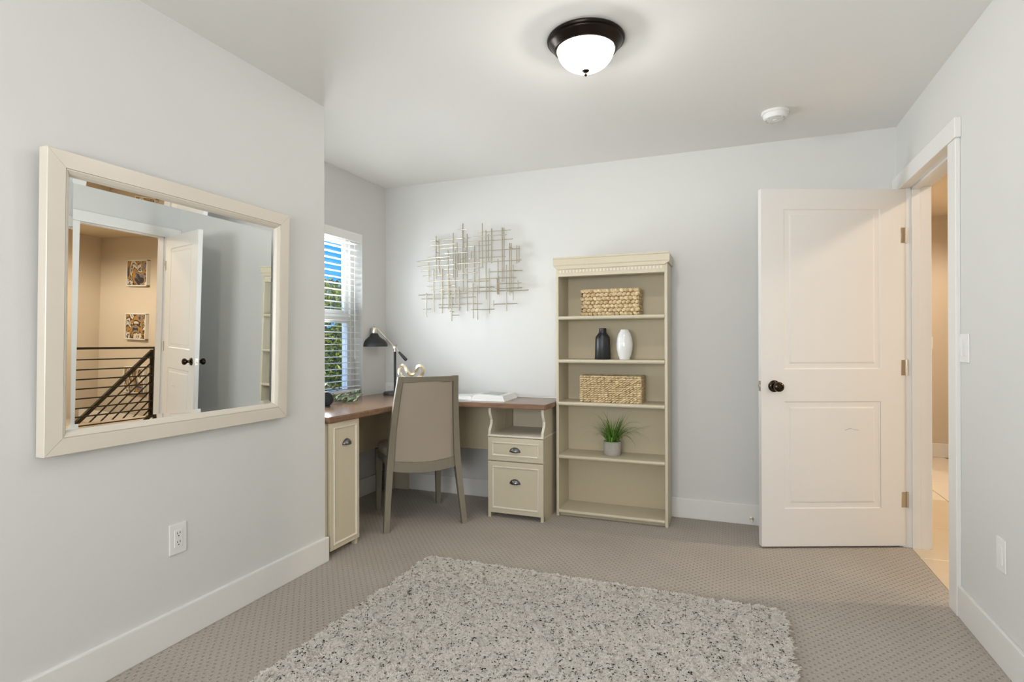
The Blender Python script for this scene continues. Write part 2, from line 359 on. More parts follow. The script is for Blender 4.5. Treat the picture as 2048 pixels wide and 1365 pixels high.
# ------------------------------------------------------------------ door leaf, swung into the room
DW, DH0, DH1, DT = .812, .012, 2.013, .036
ddir = Vector((.753, .304, 0)).normalized(); dang = math.atan2(ddir.y, ddir.x)
door = sroot('door_1', (.151, 3.445, 0), dang)
def leaf():
    # grid with two moulded panels on both faces; local x along the leaf, face at y=0 (towards the camera) and y=DT
    b = B(); bm = b.bm
    b.box(0, DW, 0.004, DT-.004, DH0, DH1)
    panels = [(.127, .672, 1.003, 1.902), (.127, .670, .222, .823)]
    def face(ys, sgn):
        xs = [0, .127, .672, DW]; zs = [DH0, .222, .823, 1.003, 1.902, DH1]
        for i in range(3):
            for j in range(5):
                if i == 1 and j in (1, 3): continue
                b.box(xs[i], xs[i+1], min(ys, ys+sgn*.005), max(ys, ys+sgn*.005), zs[j], zs[j+1])
        for (x0, x1, z0, z1) in panels:
            prof = [(0, 0), (.006, .0035), (.018, .0045), (.030, .0045), (.040, .0012), (.048, .0010)]
            rings = []
            for inset, dep in prof:
                y = ys + sgn*dep
                rings.append([(x0+inset, y, z0+inset), (x1-inset, y, z0+inset), (x1-inset, y, z1-inset), (x0+inset, y, z1-inset)])
            b.loft(rings, cap=False); v = [bm.verts.new(p) for p in rings[-1]]; bm.faces.new(v)
    face(0, 1); face(DT, -1)
    bmesh.ops.remove_doubles(bm, verts=bm.verts, dist=1e-5)
    return b
lf = obj('door_leaf', leaf(), M['door'], door, world=False)
for sgn, y0 in ((-1, 0), (1, DT)):
    k = obj('rosette', B().lathe([(0, 0), (.033, 0), (.033, .004), (.028, .010), (.016, .013), (0, .013)], (.071, y0, .909), 28, (0, sgn, 0)), M['bronze'], door, world=False, smooth=True)
    obj('door_knob', B().lathe([(.011, .010), (.011, .03), (.016, .036), (.025, .044), (.028, .054), (.026, .064), (.018, .070), (.012, .0715), (.011, .069), (0, .069)], (.071, y0, .909), 28, (0, sgn, 0)), M['bronze'], door, world=False, smooth=True)
obj('latch_plate', B().box(-.0015, .001, .006, .030, .880, .938, bev=.0005).box(-.009, 0, .012, .024, .902, .917, bev=.002), M['nickel'], door, world=False)
for z in (1.753, 1.010, .270):
    hb = B(); hb.box(DW-.024, DW+.001, -.002, .0, z-.043, z+.043, bev=.0006); hb.tube([(DW+.006, -.004, z-.044), (DW+.006, -.004, z+.044)], .006, 12)
    obj('hinge', hb, M['nickel'], door, world=False, smooth=True)
obj('scuff_mark', B().tube([(.47, -.0002, .660), (.50, -.0002, .672), (.508, -.0002, .668)], .0006, 5).tube([(.515, -.0002, .664), (.548, -.0002, .660)], .0005, 5), M['slot'], door, world=False)

# door stop on the back baseboard
ds = thing('door_stop', 'small brass spring door stop on the back baseboard beside the door', 'door stop', (.11, YB-.015, .041))
obj('stop_rod', B().lathe([(0, 0), (.012, 0), (.012, .004), (.006, .008), (.006, .05), (0, .05)], (.11, YB-.015, .041), 16, (0, -1, 0)), M['gold'], ds, smooth=True)
obj('stop_tip', B().lathe([(0, .05), (.008, .05), (.009, .060), (.006, .064), (0, .064)], (.11, YB-.015, .041), 16, (0, -1, 0)), M['plastic'], ds, smooth=True)

# ------------------------------------------------------------------ window 1 with double-hung sashes
win = sroot('window_1', (XW-.1, 3.1, WZ0))
XF0, XF1 = XW-.15, XW-.075
fb = B().box(XF0, XF1, WY0, WY0+.05, WZ0, WZ1).box(XF0, XF1, WY1-.05, WY1, WZ0, WZ1).box(XF0, XF1, WY0+.05, WY1-.05, WZ1-.03, WZ1).box(XF0, XF1, WY0+.05, WY1-.05, WZ0, WZ0+.05)
obj('window_frame', fb, M['vinyl'], win)
def sash(x0, x1, y0, y1, z0, z1, s, name):
    b = B().box(x0, x1, y0, y0+s, z0, z1, bev=.002).box(x0, x1, y1-s, y1, z0, z1, bev=.002).box(x0, x1, y0+s, y1-s, z0, z0+s, bev=.002).box(x0, x1, y0+s, y1-s, z1-s, z1, bev=.002)
    o = obj(name, b, M['vinyl'], win)
    obj('pane', B().box((x0+x1)/2-.002, (x0+x1)/2+.002, y0+s-.004, y1-s+.004, z0+s-.004, z1-s+.004), M['glass'], o)
sash(XW-.115, XW-.090, WY0+.05, WY1-.05, 1.352, WZ1-.03, .050, 'upper_sash')
sash(XW-.092, XW-.066, WY0+.05, WY1-.05, WZ0+.05, 1.352, .046, 'lower_sash')
obj('sash_lock', B().box(XW-.066, XW-.052, 3.06, 3.13, 1.345, 1.362, bev=.003), M['vinyl'], win)
obj('sill', B().box(XF1, XW+.0, WY0, WY1, WZ0, WZ0+.02, bev=.003), M['trim'], win)

bl = thing('window_blind', 'white horizontal slatted blind hanging open in the window behind the desk', 'blind', (XW-.035, 3.1, WZ1))
BX = XW - .034
vb = B(); poly = [(XW+.010, WZ1-.064), (XW+.010, WZ1-.012), (XW+.014, WZ1-.006), (XW+.014, WZ1-.001), (XW-.004, WZ1-.001), (XW-.004, WZ1-.064)]
vb.loft([[(x, WY0+.004, z) for x, z in poly], [(x, WY1-.014, z) for x, z in poly]])
obj('valance', vb, M['slat'], bl)
obj('headrail', B().box(BX-.025, BX+.025, WY0+.01, WY1-.012, WZ1-.045, WZ1-.003), M['slat'], bl)
sb = B(); secs = []
for y in (WY0+.012, WY1-.014):
    secs.append([(-.025, y, -.0004), (-.012, y, .0018), (0, y, .0026), (.012, y, .0018), (.025, y, -.0004), (.025, y, -.003), (.012, y, -.0009), (0, y, -.0001), (-.012, y, -.0009), (-.025, y, -.003)])
sb.loft(secs)
z = 1.902; first = None
while z > .80:
    if first is None:
        first = obj('slat', sb, M['slat'], bl, world=False); me = first.data
        first.location = (BX-(XW-.035), -3.1, z-WZ1)
    else: inst('slat', me, bl, (BX-(XW-.035), -3.1, z-WZ1))
    z -= .0444
obj('bottom_rail', B().box(BX-.024, BX+.024, WY0+.012, WY1-.014, z+.002, z+.020, bev=.002), M['slat'], bl)
for y in (WY0+.12, WY1-.13):
    for dx in (-.024, .024): obj('ladder_cord', B().tube([(BX+dx, y, z+.01), (BX+dx, y, WZ1-.04)], .0010, 6), M['slat'], bl)
obj('tilt_wand', B().tube([(XW+.004, WY1-.10, WZ1-.06), (XW+.006, WY1-.10, 1.05)], .0022, 6).tube([(XW+.006, WY1-.10, 1.08), (XW+.006, WY1-.10, 1.04)], .004, 8), M['slat'], bl)

# unseen window added behind the camera to house the front fill lamp
w2 = sroot('added_fill_window', (-.55, YF, RZ0))
y0, y1 = YF-.10, YF-.04
obj('window_frame', B().box(RX0, RX0+.05, y0, y1, RZ0, RZ1).box(RX1-.05, RX1, y0, y1, RZ0, RZ1).box(RX0+.05, RX1-.05, y0, y1, RZ1-.05, RZ1).box(RX0+.05, RX1-.05, y0, y1, RZ0, RZ0+.05).box(-.575, -.525, y0, y1, RZ0+.05, RZ1-.05), M['vinyl'], w2)
for x0, x1 in ((RX0+.05, -.575), (-.525, RX1-.05)): obj('pane', B().box(x0, x1, YF-.07, YF-.066, RZ0+.05, RZ1-.05), M['glass'], w2)

# ------------------------------------------------------------------ hallway beyond the door
HX1, HYE, HY0, HY5, HX5 = 2.10, 6.8, 1.2, 5.55, 4.5
fh = sroot('floor_hall', (1, 3, 0))
obj('subfloor', B().box(.93, 3.0, HY0, HY5, -.25, -.008).box(.93, HX1, HY5, HYE, -.25, -.008), M['hall'], fh)
M['tile'] = mat('beige_floor_tile', srgb(216, 200, 174), .22, noise=.06, nscale=5)
M['tilelight'] = mat('pale_floor_tile', srgb(232, 222, 206), .22, noise=.04, nscale=5)
tb = {}
def tile(x0, x1, y0, y1, m):
    g = .003; o = obj('tile', B().box(x0+g, x1-g, y0+g, y1-g, -.009, 0, bev=.0015), m, fh); return o
xs = [.93, 1.45, 1.97, 2.49, 3.0]
ys = [1.2, 1.8, 2.4, 3.0, 3.6, 4.2, 4.97, 5.55, 6.17, 6.8]
for i in range(4):
    for j in range(9):
        if i > 1 and j > 6: continue
        tile(xs[i], xs[i+1], ys[j], ys[j+1], M['tilelight'] if j >= 6 else M['tile'])
struct('ceiling_hall', B().box(XR+T, HX5+T, HY0-T, HYE+T, H, H+.12), M['hallceil'])
struct('wall_hall_end', B().box(XR, HX1+T, HYE, HYE+T, -.3, H), M['hall'])
struct('wall_hall_side', B().box(HX1, HX1+T, HY5+T, HYE, -.3, H), M['hall'])
struct('wall_stair_back', B().box(HX1, HX5, HY5, HY5+T, -2.7, H), M['hall'])
struct('wall_stair_side', B().box(HX5, HX5+T, HY0, HY5+T, -2.7, H), M['hall'])
struct('wall_stair_front', B().box(XR+T, HX5+T, HY0-T, HY0, -2.7, H), M['hall'])
struct('wall_stair_under', B().box(2.88, 3.0, HY0, HY5, -2.7, -.25), M['hall'])
struct('floor_lower', B().box(3.0, HX5, HY0, HY5, -2.76, -2.7), M['tile'])
struct('baseboard_hall_end', B().box(XR+T, HX1, HYE-.015, HYE, 0, .14, bev=.004), M['trim'])
struct('baseboard_hall_left', B().box(XR+T, XR+T+.015, DY1+.08, HYE-.015, 0, .13, bev=.004), M['trim'])
st = thing('staircase', 'light wooden stairs going down beyond the dark hallway railing', 'stairs', (3.5, 5.2, 0))
for k in range(12):
    zt = -.205*(k+1); yt = 5.28 - .228*(k+1)
    obj('tread', B().box(3.10, 4.44, yt-.02, yt+.228, zt-.03, zt, bev=.005), M['tread'], st)
    obj('riser', B().box(3.10, 4.44, yt+.211, yt+.227, zt, zt+.175), M['trim'], st)
# railing: level guard along the hallway and the sloping rail of the stairs
RXp = 2.960
rg = thing('stair_railing', 'dark iron railing with thin horizontal bars guarding the hallway stairwell', 'railing', (RXp, 4.0, 0))
obj('top_rail', B().box(RXp-.020, RXp+.020, 2.0, 5.289, .876, .901, bev=.002), M['rail'], rg)
obj('post', B().box(RXp-.025, RXp+.025, 5.234, 5.289, 0, .901, bev=.002).box(RXp-.04, RXp+.04, 5.22, 5.31, 0, .012), M['rail'], rg)
obj('post', B().box(RXp-.025, RXp+.025, 2.0, 2.055, 0, .901, bev=.002), M['rail'], rg)
for z in (.757, .641, .528, .418, .305, .195, .095): obj('bar', B().box(RXp-.007, RXp+.007, 2.055, 5.234, z-.0075, z+.0075), M['rail'], rg)
hr = thing('stair_handrail', 'sloping dark handrail with parallel bars going down the stairs behind the railing', 'railing', (3.05, 5.2, 0))
sl = math.atan2(.855, .94)
def slant(y, z, ln, hw, hh):
    m = Matrix.Translation((3.05, y, z)) @ Matrix.Rotation(sl, 4, 'X')
    return B().box(-hw, hw, -ln, 0, -hh, hh, mtx=m)
obj('handrail', slant(5.27, .838, 4.1, .018, .022), M['rail'], hr)
for k in range(1, 9): obj('bar', slant(5.25, .80-.122*k, 4.0, .006, .0068), M['rail'], hr)
obj('post', B().box(3.035, 3.065, 5.25, 5.285, -.4, .86), M['rail'], hr)
obj('post', B().box(3.035, 3.065, 2.45, 2.485, -2.68, -1.72), M['rail'], hr)
words = ['topmost', 'second from the top', 'third from the top', 'lowest']
for k, z1 in enumerate((2.075, 1.331, .583, -.150)):
    p = thing('canvas_picture', 'abstract gold and black canvas, %s in the stairwell column' % words[k], 'picture', (3.70, HY5-.03, z1-.18), group='abstract canvases down the stairwell wall')
    x0, x1, z0 = 3.50, 3.905, z1-.365
    obj('frame', B().box(x0, x0+.014, HY5-.05, HY5, z0, z1, bev=.002).box(x1-.014, x1, HY5-.05, HY5, z0, z1, bev=.002).box(x0, x1, HY5-.05, HY5, z0, z0+.014, bev=.002).box(x0, x1, HY5-.05, HY5, z1-.014, z1, bev=.002), M['trim'], p)
    obj('canvas', B().box(x0+.016, x1-.016, HY5-.040, HY5-.01, z0+.016, z1-.016), artmat('abstract_paint_%d' % k, k*2.3+.7), p)
# hall lamps and an added stairwell fill
light('hall_lamp', 'SPOT', (1.62, 2.85, 2.39), 25, (1, .80, .60), shadow_soft_size=.06, spot_size=R(172), spot_blend=.25)
light('stair_fill', 'SPOT', (3.5, 3.7, 2.39), 250, (1, .87, .70), shadow_soft_size=.10, spot_size=R(172), spot_blend=.4)  # added to brighten the stairwell walls, no fixture
light('hall_end_lamp', 'SPOT', (1.5, 5.6, 2.39), 85, (1, .86, .70), shadow_soft_size=.10, spot_size=R(165), spot_blend=.4)

# ================================================================== ELECTRICAL
def plate_frame(kind, cx, cy, cz, normal, up_w, up_h, name, label, cat, sockets, horiz=False):
    """Cover plate: local x along the wall, local y out of the wall, z up."""
    rz = math.atan2(normal[1], normal[0]) - math.pi/2
    t = thing(name, label, cat, (cx, cy, cz), rz)
    obj('cover_plate', B().box(-up_w/2, up_w/2, 0, .006, -up_h/2, up_h/2, bev=.003, seg=2), M['plastic'], t, world=False)
    for i, sx_ in enumerate(sockets):
        if kind == 'switch':
            b = B(); b.prism([(-.0165, -.033), (.0165, -.033), (.0165, .033), (-.0165, .033)], .004, .009, bev=.001, mtx=Matrix.Translation((sx_, 0, 0)) @ Matrix.Rotation(math.pi/2, 4, 'X') @ Matrix.Scale(-1, 4, (0, 0, 1)))
            obj('rocker', b, M['plastic'], t, world=False)
            obj('rocker_gap', B().box(sx_-.018, sx_+.018, .003, .0064, -.0345, .0345), M['ceiling'], t, world=False)
        else:
            if i == 0:
                w_, h_ = (.0335, .0165) if horiz else (.0165, .0335)
                obj('receptacle', B().box(-w_, w_, .004, .0085, -h_, h_, bev=.001), M['plastic'], t, world=False)
            q = B(); ox, oz = (sx_, 0) if horiz else (0, sx_)
            def sl_(dx, dz, hw, hh):
                if horiz: dx, dz, hw, hh = dz, dx, hh, hw
                q.box(ox+dx-hw, ox+dx+hw, .007, .0089, oz+dz-hh, oz+dz+hh)
            sl_(-.006, .005, .0011, .0042); sl_(.006, .005, .0011, .0035); sl_(0, -.006, .0022, .0022)
            obj('slots', q, M['slot'], t, world=False)
        if kind == 'blank': t.children[-1].data.materials[0] = M['plastic']
    return t
plate_frame('outlet', XL, 1.568, .400, (1, 0, 0), .073, .118, 'wall_outlet', 'white duplex outlet low on the left wall below the mirror', 'outlet', (.017, -.017))
plate_frame('blank', XR, 2.507, .395, (-1, 0, 0), .073, .118, 'wall_outlet', 'white outlet plate low on the right wall near the doorway', 'outlet', (.017, -.017))
plate_frame('switch', XR, 2.853, 1.128, (-1, 0, 0), .118, .118, 'light_switch', 'white double rocker light switch on the right wall beside the door casing', 'switch', (-.024, .024))
plate_frame('outlet', -2.555, YB, .800, (0, -1, 0), .118, .073, 'wall_outlet', 'white outlet plate on the back wall behind the desk lamp', 'outlet', (.017, -.017), True)
plate_frame('switch', 1.835, HYE, 1.145, (0, -1, 0), .073, .118, 'light_switch', 'white light switch on the far hallway wall seen through the doorway', 'switch', (0,))

# smoke detector
sd = thing('smoke_detector', 'round white smoke detector on the ceiling near the door', 'smoke detector', (.221, 3.385, H))
c0 = (.221, 3.385, H)
obj('mounting_ring', B().lathe([(0, 0), (.070, 0), (.070, .010), (.066, .014), (0, .014)], c0, 36, (0, 0, -1)), M['plastic'], sd, smooth=True)
obj('detector_body', B().lathe([(.062, .012), (.062, .026), (.055, .038), (.030, .044), (.022, .044), (.020, .041), (.012, .041), (.011, .046), (0, .047)], c0, 36, (0, 0, -1)), M['plastic'], sd, smooth=True)
vb = B()
for k in range(10):
    a = 2*math.pi*k/10; m = Matrix.Translation((.221+.045*math.cos(a), 3.385+.045*math.sin(a), H-.0405)) @ Matrix.Rotation(a, 4, 'Z') @ Matrix.Rotation(.45, 4, 'Y')
    vb.box(-.005, .005, -.009, .009, -.002, .002, mtx=m)
obj('vent_slots', vb, M['ventgrey'], sd)

# ceiling light: wide bronze pan, frosted bowl and finial
LC = (-.560, 2.280, H)
cl = thing('ceiling_light', 'lit flush ceiling light with dark bronze rim, frosted white glass bowl and finial', 'ceiling light', LC)
obj('canopy', B().lathe([(0, 0), (.156, 0), (.160, .007), (.158, .013), (.150, .017), (.147, .024), (.140, .028), (.131, .044), (.124, .049), (.120, .049), (.117, .030), (0, .028)], LC, 64, (0, 0, -1)), M['fixture'], cl, smooth=True)
prof = [(.1165*math.cos(a), .044 + .088*math.sin(a)) for a in np.linspace(0, math.pi/2-.08, 16)]
obj('glass_bowl', B().lathe(prof, LC, 64, (0, 0, -1)), M['bowl'], cl, smooth=True)
obj('finial', B().lathe([(0, .126), (.015, .127), (.016, .131), (.011, .137), (.0045, .141), (.0045, .144), (.0065, .148), (.004, .153), (0, .154)], LC, 24, (0, 0, -1)), M['fixture'], cl, smooth=True)
obj('inner_pan', B().lathe([(0, .0285), (.114, .0305), (.114, .032), (0, .030)], LC, 48, (0, 0, -1)), M['ceiling'], cl)
bulb = light('ceiling_bulb', 'POINT', (LC[0], LC[1], H-.067), 32, (1, .955, .90), shadow_soft_size=.033)

# ================================================================== MIRROR
mr = thing('wall_mirror', 'large square mirror with wide cream frame hanging on the left wall', 'mirror', (XL+.003, 1.598, .806))
mr.rotation_euler = Euler((0, R(1.25), R(.5)), 'XYZ')
# local frame: x out of the wall, y along it, z up.  Outer size 1.03 x .955
MW, MH, MD, FW = 1.022, .957, .038, .074
def miter(y0, z0, y1, z1, w, prof_depths, side):
    pass
def frame_side(k):
    """One mitred stick of the frame: k = 0 bottom, 1 right, 2 top, 3 left. Profile: (inset, height)."""
    prof = [(0, 0), (0, MD-.002), (.002, MD), (.0525, MD), (.0535, MD-.0035), (.0545, MD-.001), (.058, MD-.002), (.068, MD-.011), (.0735, MD-.020), (FW, 0)]
    hw, hh = MW/2, MH
    def pt(t, inset, h):  # t=0 start, 1 end
        cs = [(-hw+inset, inset), (hw-inset, inset), (hw-inset, hh-inset), (-hw+inset, hh-inset)]
        a, b_ = cs[k], cs[(k+1) % 4]; p = a if t == 0 else b_
        d = Vector((b_[0]-a[0], b_[1]-a[1])).normalized()*.0005*(1 if t == 0 else -1)
        return (h, p[0]+d.x, p[1]+d.y)
    b = B(); b.loft([[pt(0, i, h) for i, h in prof], [pt(1, i, h) for i, h in prof]])
    return b
for k in range(4): obj('frame_rail', frame_side(k), M['frame'], mr, world=False)
def glassb():
    b = B(); bm = b.bm; bev = .017; i0 = FW-.002; hw = MW/2; e0, e1 = .0151, .0138
    o_ = [(e0, -hw+i0, i0), (e0, hw-i0, i0), (e0, hw-i0, MH-i0), (e0, -hw+i0, MH-i0)]
    i1 = i0+bev
    n_ = [(e1, -hw+i1, i1), (e1, hw-i1, i1), (e1, hw-i1, MH-i1), (e1, -hw+i1, MH-i1)]
    bk = [(.008, p[1], p[2]) for p in o_]
    b.loft([bk, o_, n_], cap=False); bm.faces.new([bm.verts.new(p) for p in n_]); bm.faces.new([bm.verts.new(p) for p in bk][::-1])
    bmesh.ops.remove_doubles(bm, verts=bm.verts, dist=1e-6); return b
obj('mirror_glass', glassb(), M['mirror'], mr, world=False)
obj('backing', B().box(.001, .0075, -MW/2+.01, MW/2-.01, .01, MH-.01), M['framegroove'], mr, world=False)

# ================================================================== BOOKCASE
bx0, bx1, by0, by1 = -1.098, -.375, 3.622, 3.866
bc = thing('bookcase', 'tall cream open bookcase with five shelves and dentil crown against the back wall', 'bookcase', (-.736, 3.74, 0))
for a, b_ in ((bx0, bx0+.018), (bx1-.018, bx1)):
    obj('side_panel', B().box(a, b_, by0, by1, 0, 1.655, bev=.002), M['cream'], bc)
obj('back_panel', B().box(bx0+.018, bx1-.018, by1-.006, by1, .03, 1.69), M['creamin'], bc)
for z in (1.332, 1.044, .762, .408, .045):
    poly = [(by0-.008, z-.011), (by0-.006, z-.018), (by0, z-.023), (by1-.006, z-.023), (by1-.006, z), (by0, z), (by0-.006, z-.004)]
    s_ = B(); s_.loft([[(bx0+.018, y, zz) for y, zz in poly], [(bx1-.018, y, zz) for y, zz in poly]])
    obj('shelf', s_, M['cream'], bc)
obj('shelf_support', B().box(bx0+.018, bx1-.018, by0+.03, by0+.045, 0, .022), M['creamin'], bc)
cr = B()
poly = [(by0-.002, 1.596), (by0-.002, 1.640), (by0-.008, 1.644), (by0-.010, 1.664), (by0-.014, 1.670), (by0-.016, 1.708), (by0-.020, 1.712), (by0-.020, 1.722), (by0+.06, 1.722), (by0+.06, 1.596)]
cr.loft([[(bx0+.016, y, z) for y, z in poly[:3]] + [(bx0-.015, y, z) for y, z in poly[3:8]] + [(bx0+.016, y, z) for y, z in poly[8:]], [(bx1-.016, y, z) for y, z in poly[:3]] + [(bx1+.015, y, z) for y, z in poly[3:8]] + [(bx1-.016, y, z) for y, z in poly[8:]]])
obj('crown', cr, M['cream'], bc)
obj('top_board', B().box(bx0-.012, bx1+.012, by0+.02, by1, 1.655, 1.718, bev=.003), M['cream'], bc)
dm = B().box(0, .011, -.004, .003, -.008, .008).bm; me_d = bpy.data.meshes.new('dentil'); dm.to_mesh(me_d); dm.free(); me_d.materials.append(M['creamedge'])
for k in range(30):
    inst('dentil', me_d, bc, (bx0+.028 + k*.0225 + .736, by0-.002-3.74, 1.628))

# ------------------------------------------------------------------ baskets
def basket(name, label, x0, x1, y0, y1, z0, z1, rows, cols, style):
    t = thing(name, label, 'basket', ((x0+x1)/2, (y0+y1)/2, z0), group='woven baskets in the bookcase')
    k = .010
    sh = B().box(x0+k, x1-k, y0+k, y0+k+.006, z0+.002, z1-.004).box(x0+k, x1-k, y1-k-.006, y1-k, z0+.002, z1-.004).box(x0+k, x0+k+.006, y0+k, y1-k, z0+.002, z1-.004).box(x1-k-.006, x1-k, y0+k, y1-k, z0+.002, z1-.004).box(x0+k, x1-k, y0+k, y1-k, z0+.001, z0+.008)
    obj('basket_shell', sh, M['weavedark'], t)
    wv = B(); rh = (z1-z0)/rows
    def side(ax, fixed, a0, a1, nrm):
        n = max(3, int(round((a1-a0)/((x1-x0)/cols)))); cw = (a1-a0)/n
        for r in range(rows):
            for c in range(n):
                a = a0 + (c+.5 + (.5 if (r % 2 and style == 0) else 0) - (.25 if style == 0 else 0))*cw + random.uniform(-.1, .1)*cw
                a = min(max(a, a0+.3*cw), a1-.3*cw)
                z = z0 + (r+.5)*rh
                tilt = (R(24) if r % 2 else -R(24)) if style == 0 else R(20)
                tilt += random.uniform(-.12, .12)
                big = random.uniform(.85, 1.12)
                p = (a, fixed, z) if ax == 'x' else (fixed, a, z)
                rot = Euler((0, -tilt, 0)) if ax == 'x' else Euler((tilt, 0, 0))
                lx = cw*(.60 if style == 0 else .66)*big; lz = rh*(.50 if style == 0 else .46)*big; th = .0075
                if ax == 'x': wv.blob(p, lx, th, lz, rot, 8, 5)
                else: wv.blob(p, th, lx, lz, rot, 8, 5)
    side('x', y0+k*.75, x0+.006, x1-.006, -1); side('x', y1-k*.75, x0+.006, x1-.006, 1)
    side('y', x1-k*.75, y0+.006, y1-.006, 1); side('y', x0+k*.75, y0+.006, y1-.006, -1)
    obj('weave', wv, M['weave'], t, smooth=True, kind='stuff')
    rim = B(); pts = [(x0+k, y0+k), (x1-k, y0+k), (x1-k, y1-k), (x0+k, y1-k)]
    for i in range(4):
        a, b_ = pts[i], pts[(i+1) % 4]; n = int(math.hypot(b_[0]-a[0], b_[1]-a[1])/.012); 
        for j in range(n):
            f = (j+.5)/n; d = Vector((b_[0]-a[0], b_[1]-a[1], 0)).normalized(); ang = math.atan2(d.y, d.x)
            rim.blob((a[0]+(b_[0]-a[0])*f, a[1]+(b_[1]-a[1])*f, z1-.004), .0105, .0085, .0055, Euler((0, 0, ang+.45)), 7, 4)
    obj('rim', rim, M['weave'], t, smooth=True, kind='stuff')
    if style == 1:
        for x in (x0+k, x1-k):
            h = B(); yc = (y0+y1)/2; h.tube([(x + (1 if x > -.7 else -1)*.004, yc-.03, z1-.04), (x+(1 if x > -.7 else -1)*.012, yc-.02, z1-.022), (x+(1 if x > -.7 else -1)*.012, yc+.02, z1-.022), (x+(1 if x > -.7 else -1)*.004, yc+.03, z1-.04)], .004, 7)
            obj('handle', h, M['weave'], t, smooth=True)
basket('woven_basket', 'lidded-looking coarse braided straw basket on the top shelf of the bookcase'.replace('lidded-looking ', ''), -.947, -.556, 3.678, 3.845, 1.332, 1.510, 7, 13, 0)
basket('woven_basket', 'finer woven straw basket with side handles on the middle shelf below the vases', -.950, -.540, 3.660, 3.845, .762, .937, 12, 17, 1)

# ------------------------------------------------------------------ vases
v1 = thing('vase', 'matte black bottle vase with narrow neck on the second shelf of the bookcase', 'vase', (-.804, 3.72, 1.044))
obj('vase_body', B().lathe([(0, 0), (.050, 0), (.052, .003), (.0485, .135), (.046, .150), (.030, .170), (.0245, .180), (.0245, .205), (.0225, .207), (.0195, .205), (.0195, .16), (0, .15)], (0, 0, 0), 40), M['blackglaze'], v1, world=False, smooth=True)
v2 = thing('vase', 'glossy white ovoid vase with small mouth standing right of the black vase', 'vase', (-.659, 3.72, 1.044))
obj('vase_body', B().lathe([(0, 0), (.034, 0), (.0365, .004), (.036, .012), (.044, .030), (.051, .065), (.053, .100), (.049, .140), (.040, .170), (.029, .186), (.026, .196), (.0235, .197), (.021, .193), (.021, .18), (0, .17)], (0, 0, 0), 40), M['whiteglaze'], v2, world=False, smooth=True)
# faint facet ribs on the white vase

# ------------------------------------------------------------------ potted grass
pg = thing('potted_grass', 'leafy green grass plant in a round grey concrete pot on the fourth shelf', 'plant', (-.745, 3.735, .408))
obj('pot', B().lathe([(0, 0), (.050, 0), (.055, .006), (.057, .03), (.0555, .034), (.0585, .05), (.057, .054), (.0590, .072), (.0575, .076), (.059, .092), (.054, .094), (.052, .085), (0, .083)], (0, 0, 0), 36), M['concrete'], pg, world=False, smooth=True)
obj('soil', B().lathe([(0, .088), (.052, .086)], (0, 0, 0), 24), M['soil'], pg, world=False)
rnd = random.Random(11)
def blade(a, length, lean, droop, wd, r0):
    b = B(); bm = b.bm; u = Vector((math.cos(a), math.sin(a), 0)); s_ = Vector((-math.sin(a), math.cos(a), 0)); L_ = []; N = 9
    p = u*r0 + Vector((0, 0, .085)); ang = lean
    for i in range(N):
        f = i/(N-1); wv = wd*(1-f**1.6)*(.5+.5*min(1, f*5)) + .0003
        L_.append((bm.verts.new(p - s_*wv), bm.verts.new(p + s_*wv + Vector((0, 0, .0004)))))
        d = u*math.sin(ang) + Vector((0, 0, 1))*math.cos(ang); p = p + d*length/(N-1); ang += droop/(N-1)*(1+f)
        for dim, lim in ((0, .20),): pass
        if p.y > .105: p.y = .105
        if p.z > .322: p.z = .322
    for (a0, a1), (b0, b1) in zip(L_, L_[1:]): bm.faces.new((a0, a1, b1, b0))
    return b
for k in range(120):
    a = rnd.uniform(0, 2*math.pi); short = rnd.random() < .78
    if short: b_ = blade(a, rnd.uniform(.115, .22), rnd.uniform(.05, .65), rnd.uniform(.2, 1.6), rnd.uniform(.003, .0046), rnd.uniform(.0, .045))
    else: b_ = blade(a, rnd.uniform(.22, .29), rnd.uniform(.2, .9), rnd.uniform(.4, 1.7), rnd.uniform(.0020, .0032), rnd.uniform(.0, .035))
    obj('blade', b_, M['grass'], pg, world=False, smooth=True)
for a, ln, le, dr in ((-2.9, .25, .75, .35), (-3.3, .23, .1, -.05), (0.05, .25, .25, .0), (-.3, .26, .55, 1.5), (-.6, .24, .7, 1.7), (-.1, .22, .9, .4), (-1.5, .20, .35, 2.2), (-.9, .2, .5, 2.0)):
    obj('blade', blade(a, ln, le, dr, .0022, .02), M['grass'], pg, world=False, smooth=True)

# ================================================================== CORNER DESK
DZT = .760
dk = thing('corner_desk', 'cream corner desk with brown wooden top, drawers and narrow cabinet under the window', 'desk', (-2.2, 3.5, 0))
# desktop with an inward curve at the corner
pl_ = [(-2.585, 2.442), (-2.000, 2.442), (-1.992, 2.60), (-1.992, 3.02)]
p0, p1, p2, p3 = Vector((-1.992, 3.02)), Vector((-1.985, 3.22)), Vector((-1.84, 3.395)), Vector((-1.58, 3.409))
for i in range(1, 13):
    t_ = i/12; q_ = p0*(1-t_)**3 + p1*3*t_*(1-t_)**2 + p2*3*t_*t_*(1-t_) + p3*t_**3; pl_.append((q_.x, q_.y))
pl_ += [(-1.112, 3.412), (-1.102, 3.420), (-1.102, 3.868), (-2.585, 3.868)]
obj('desktop', B().prism(pl_, DZT-.034, DZT, bev=.006, seg=3), M['desktop'], dk, smooth=True)
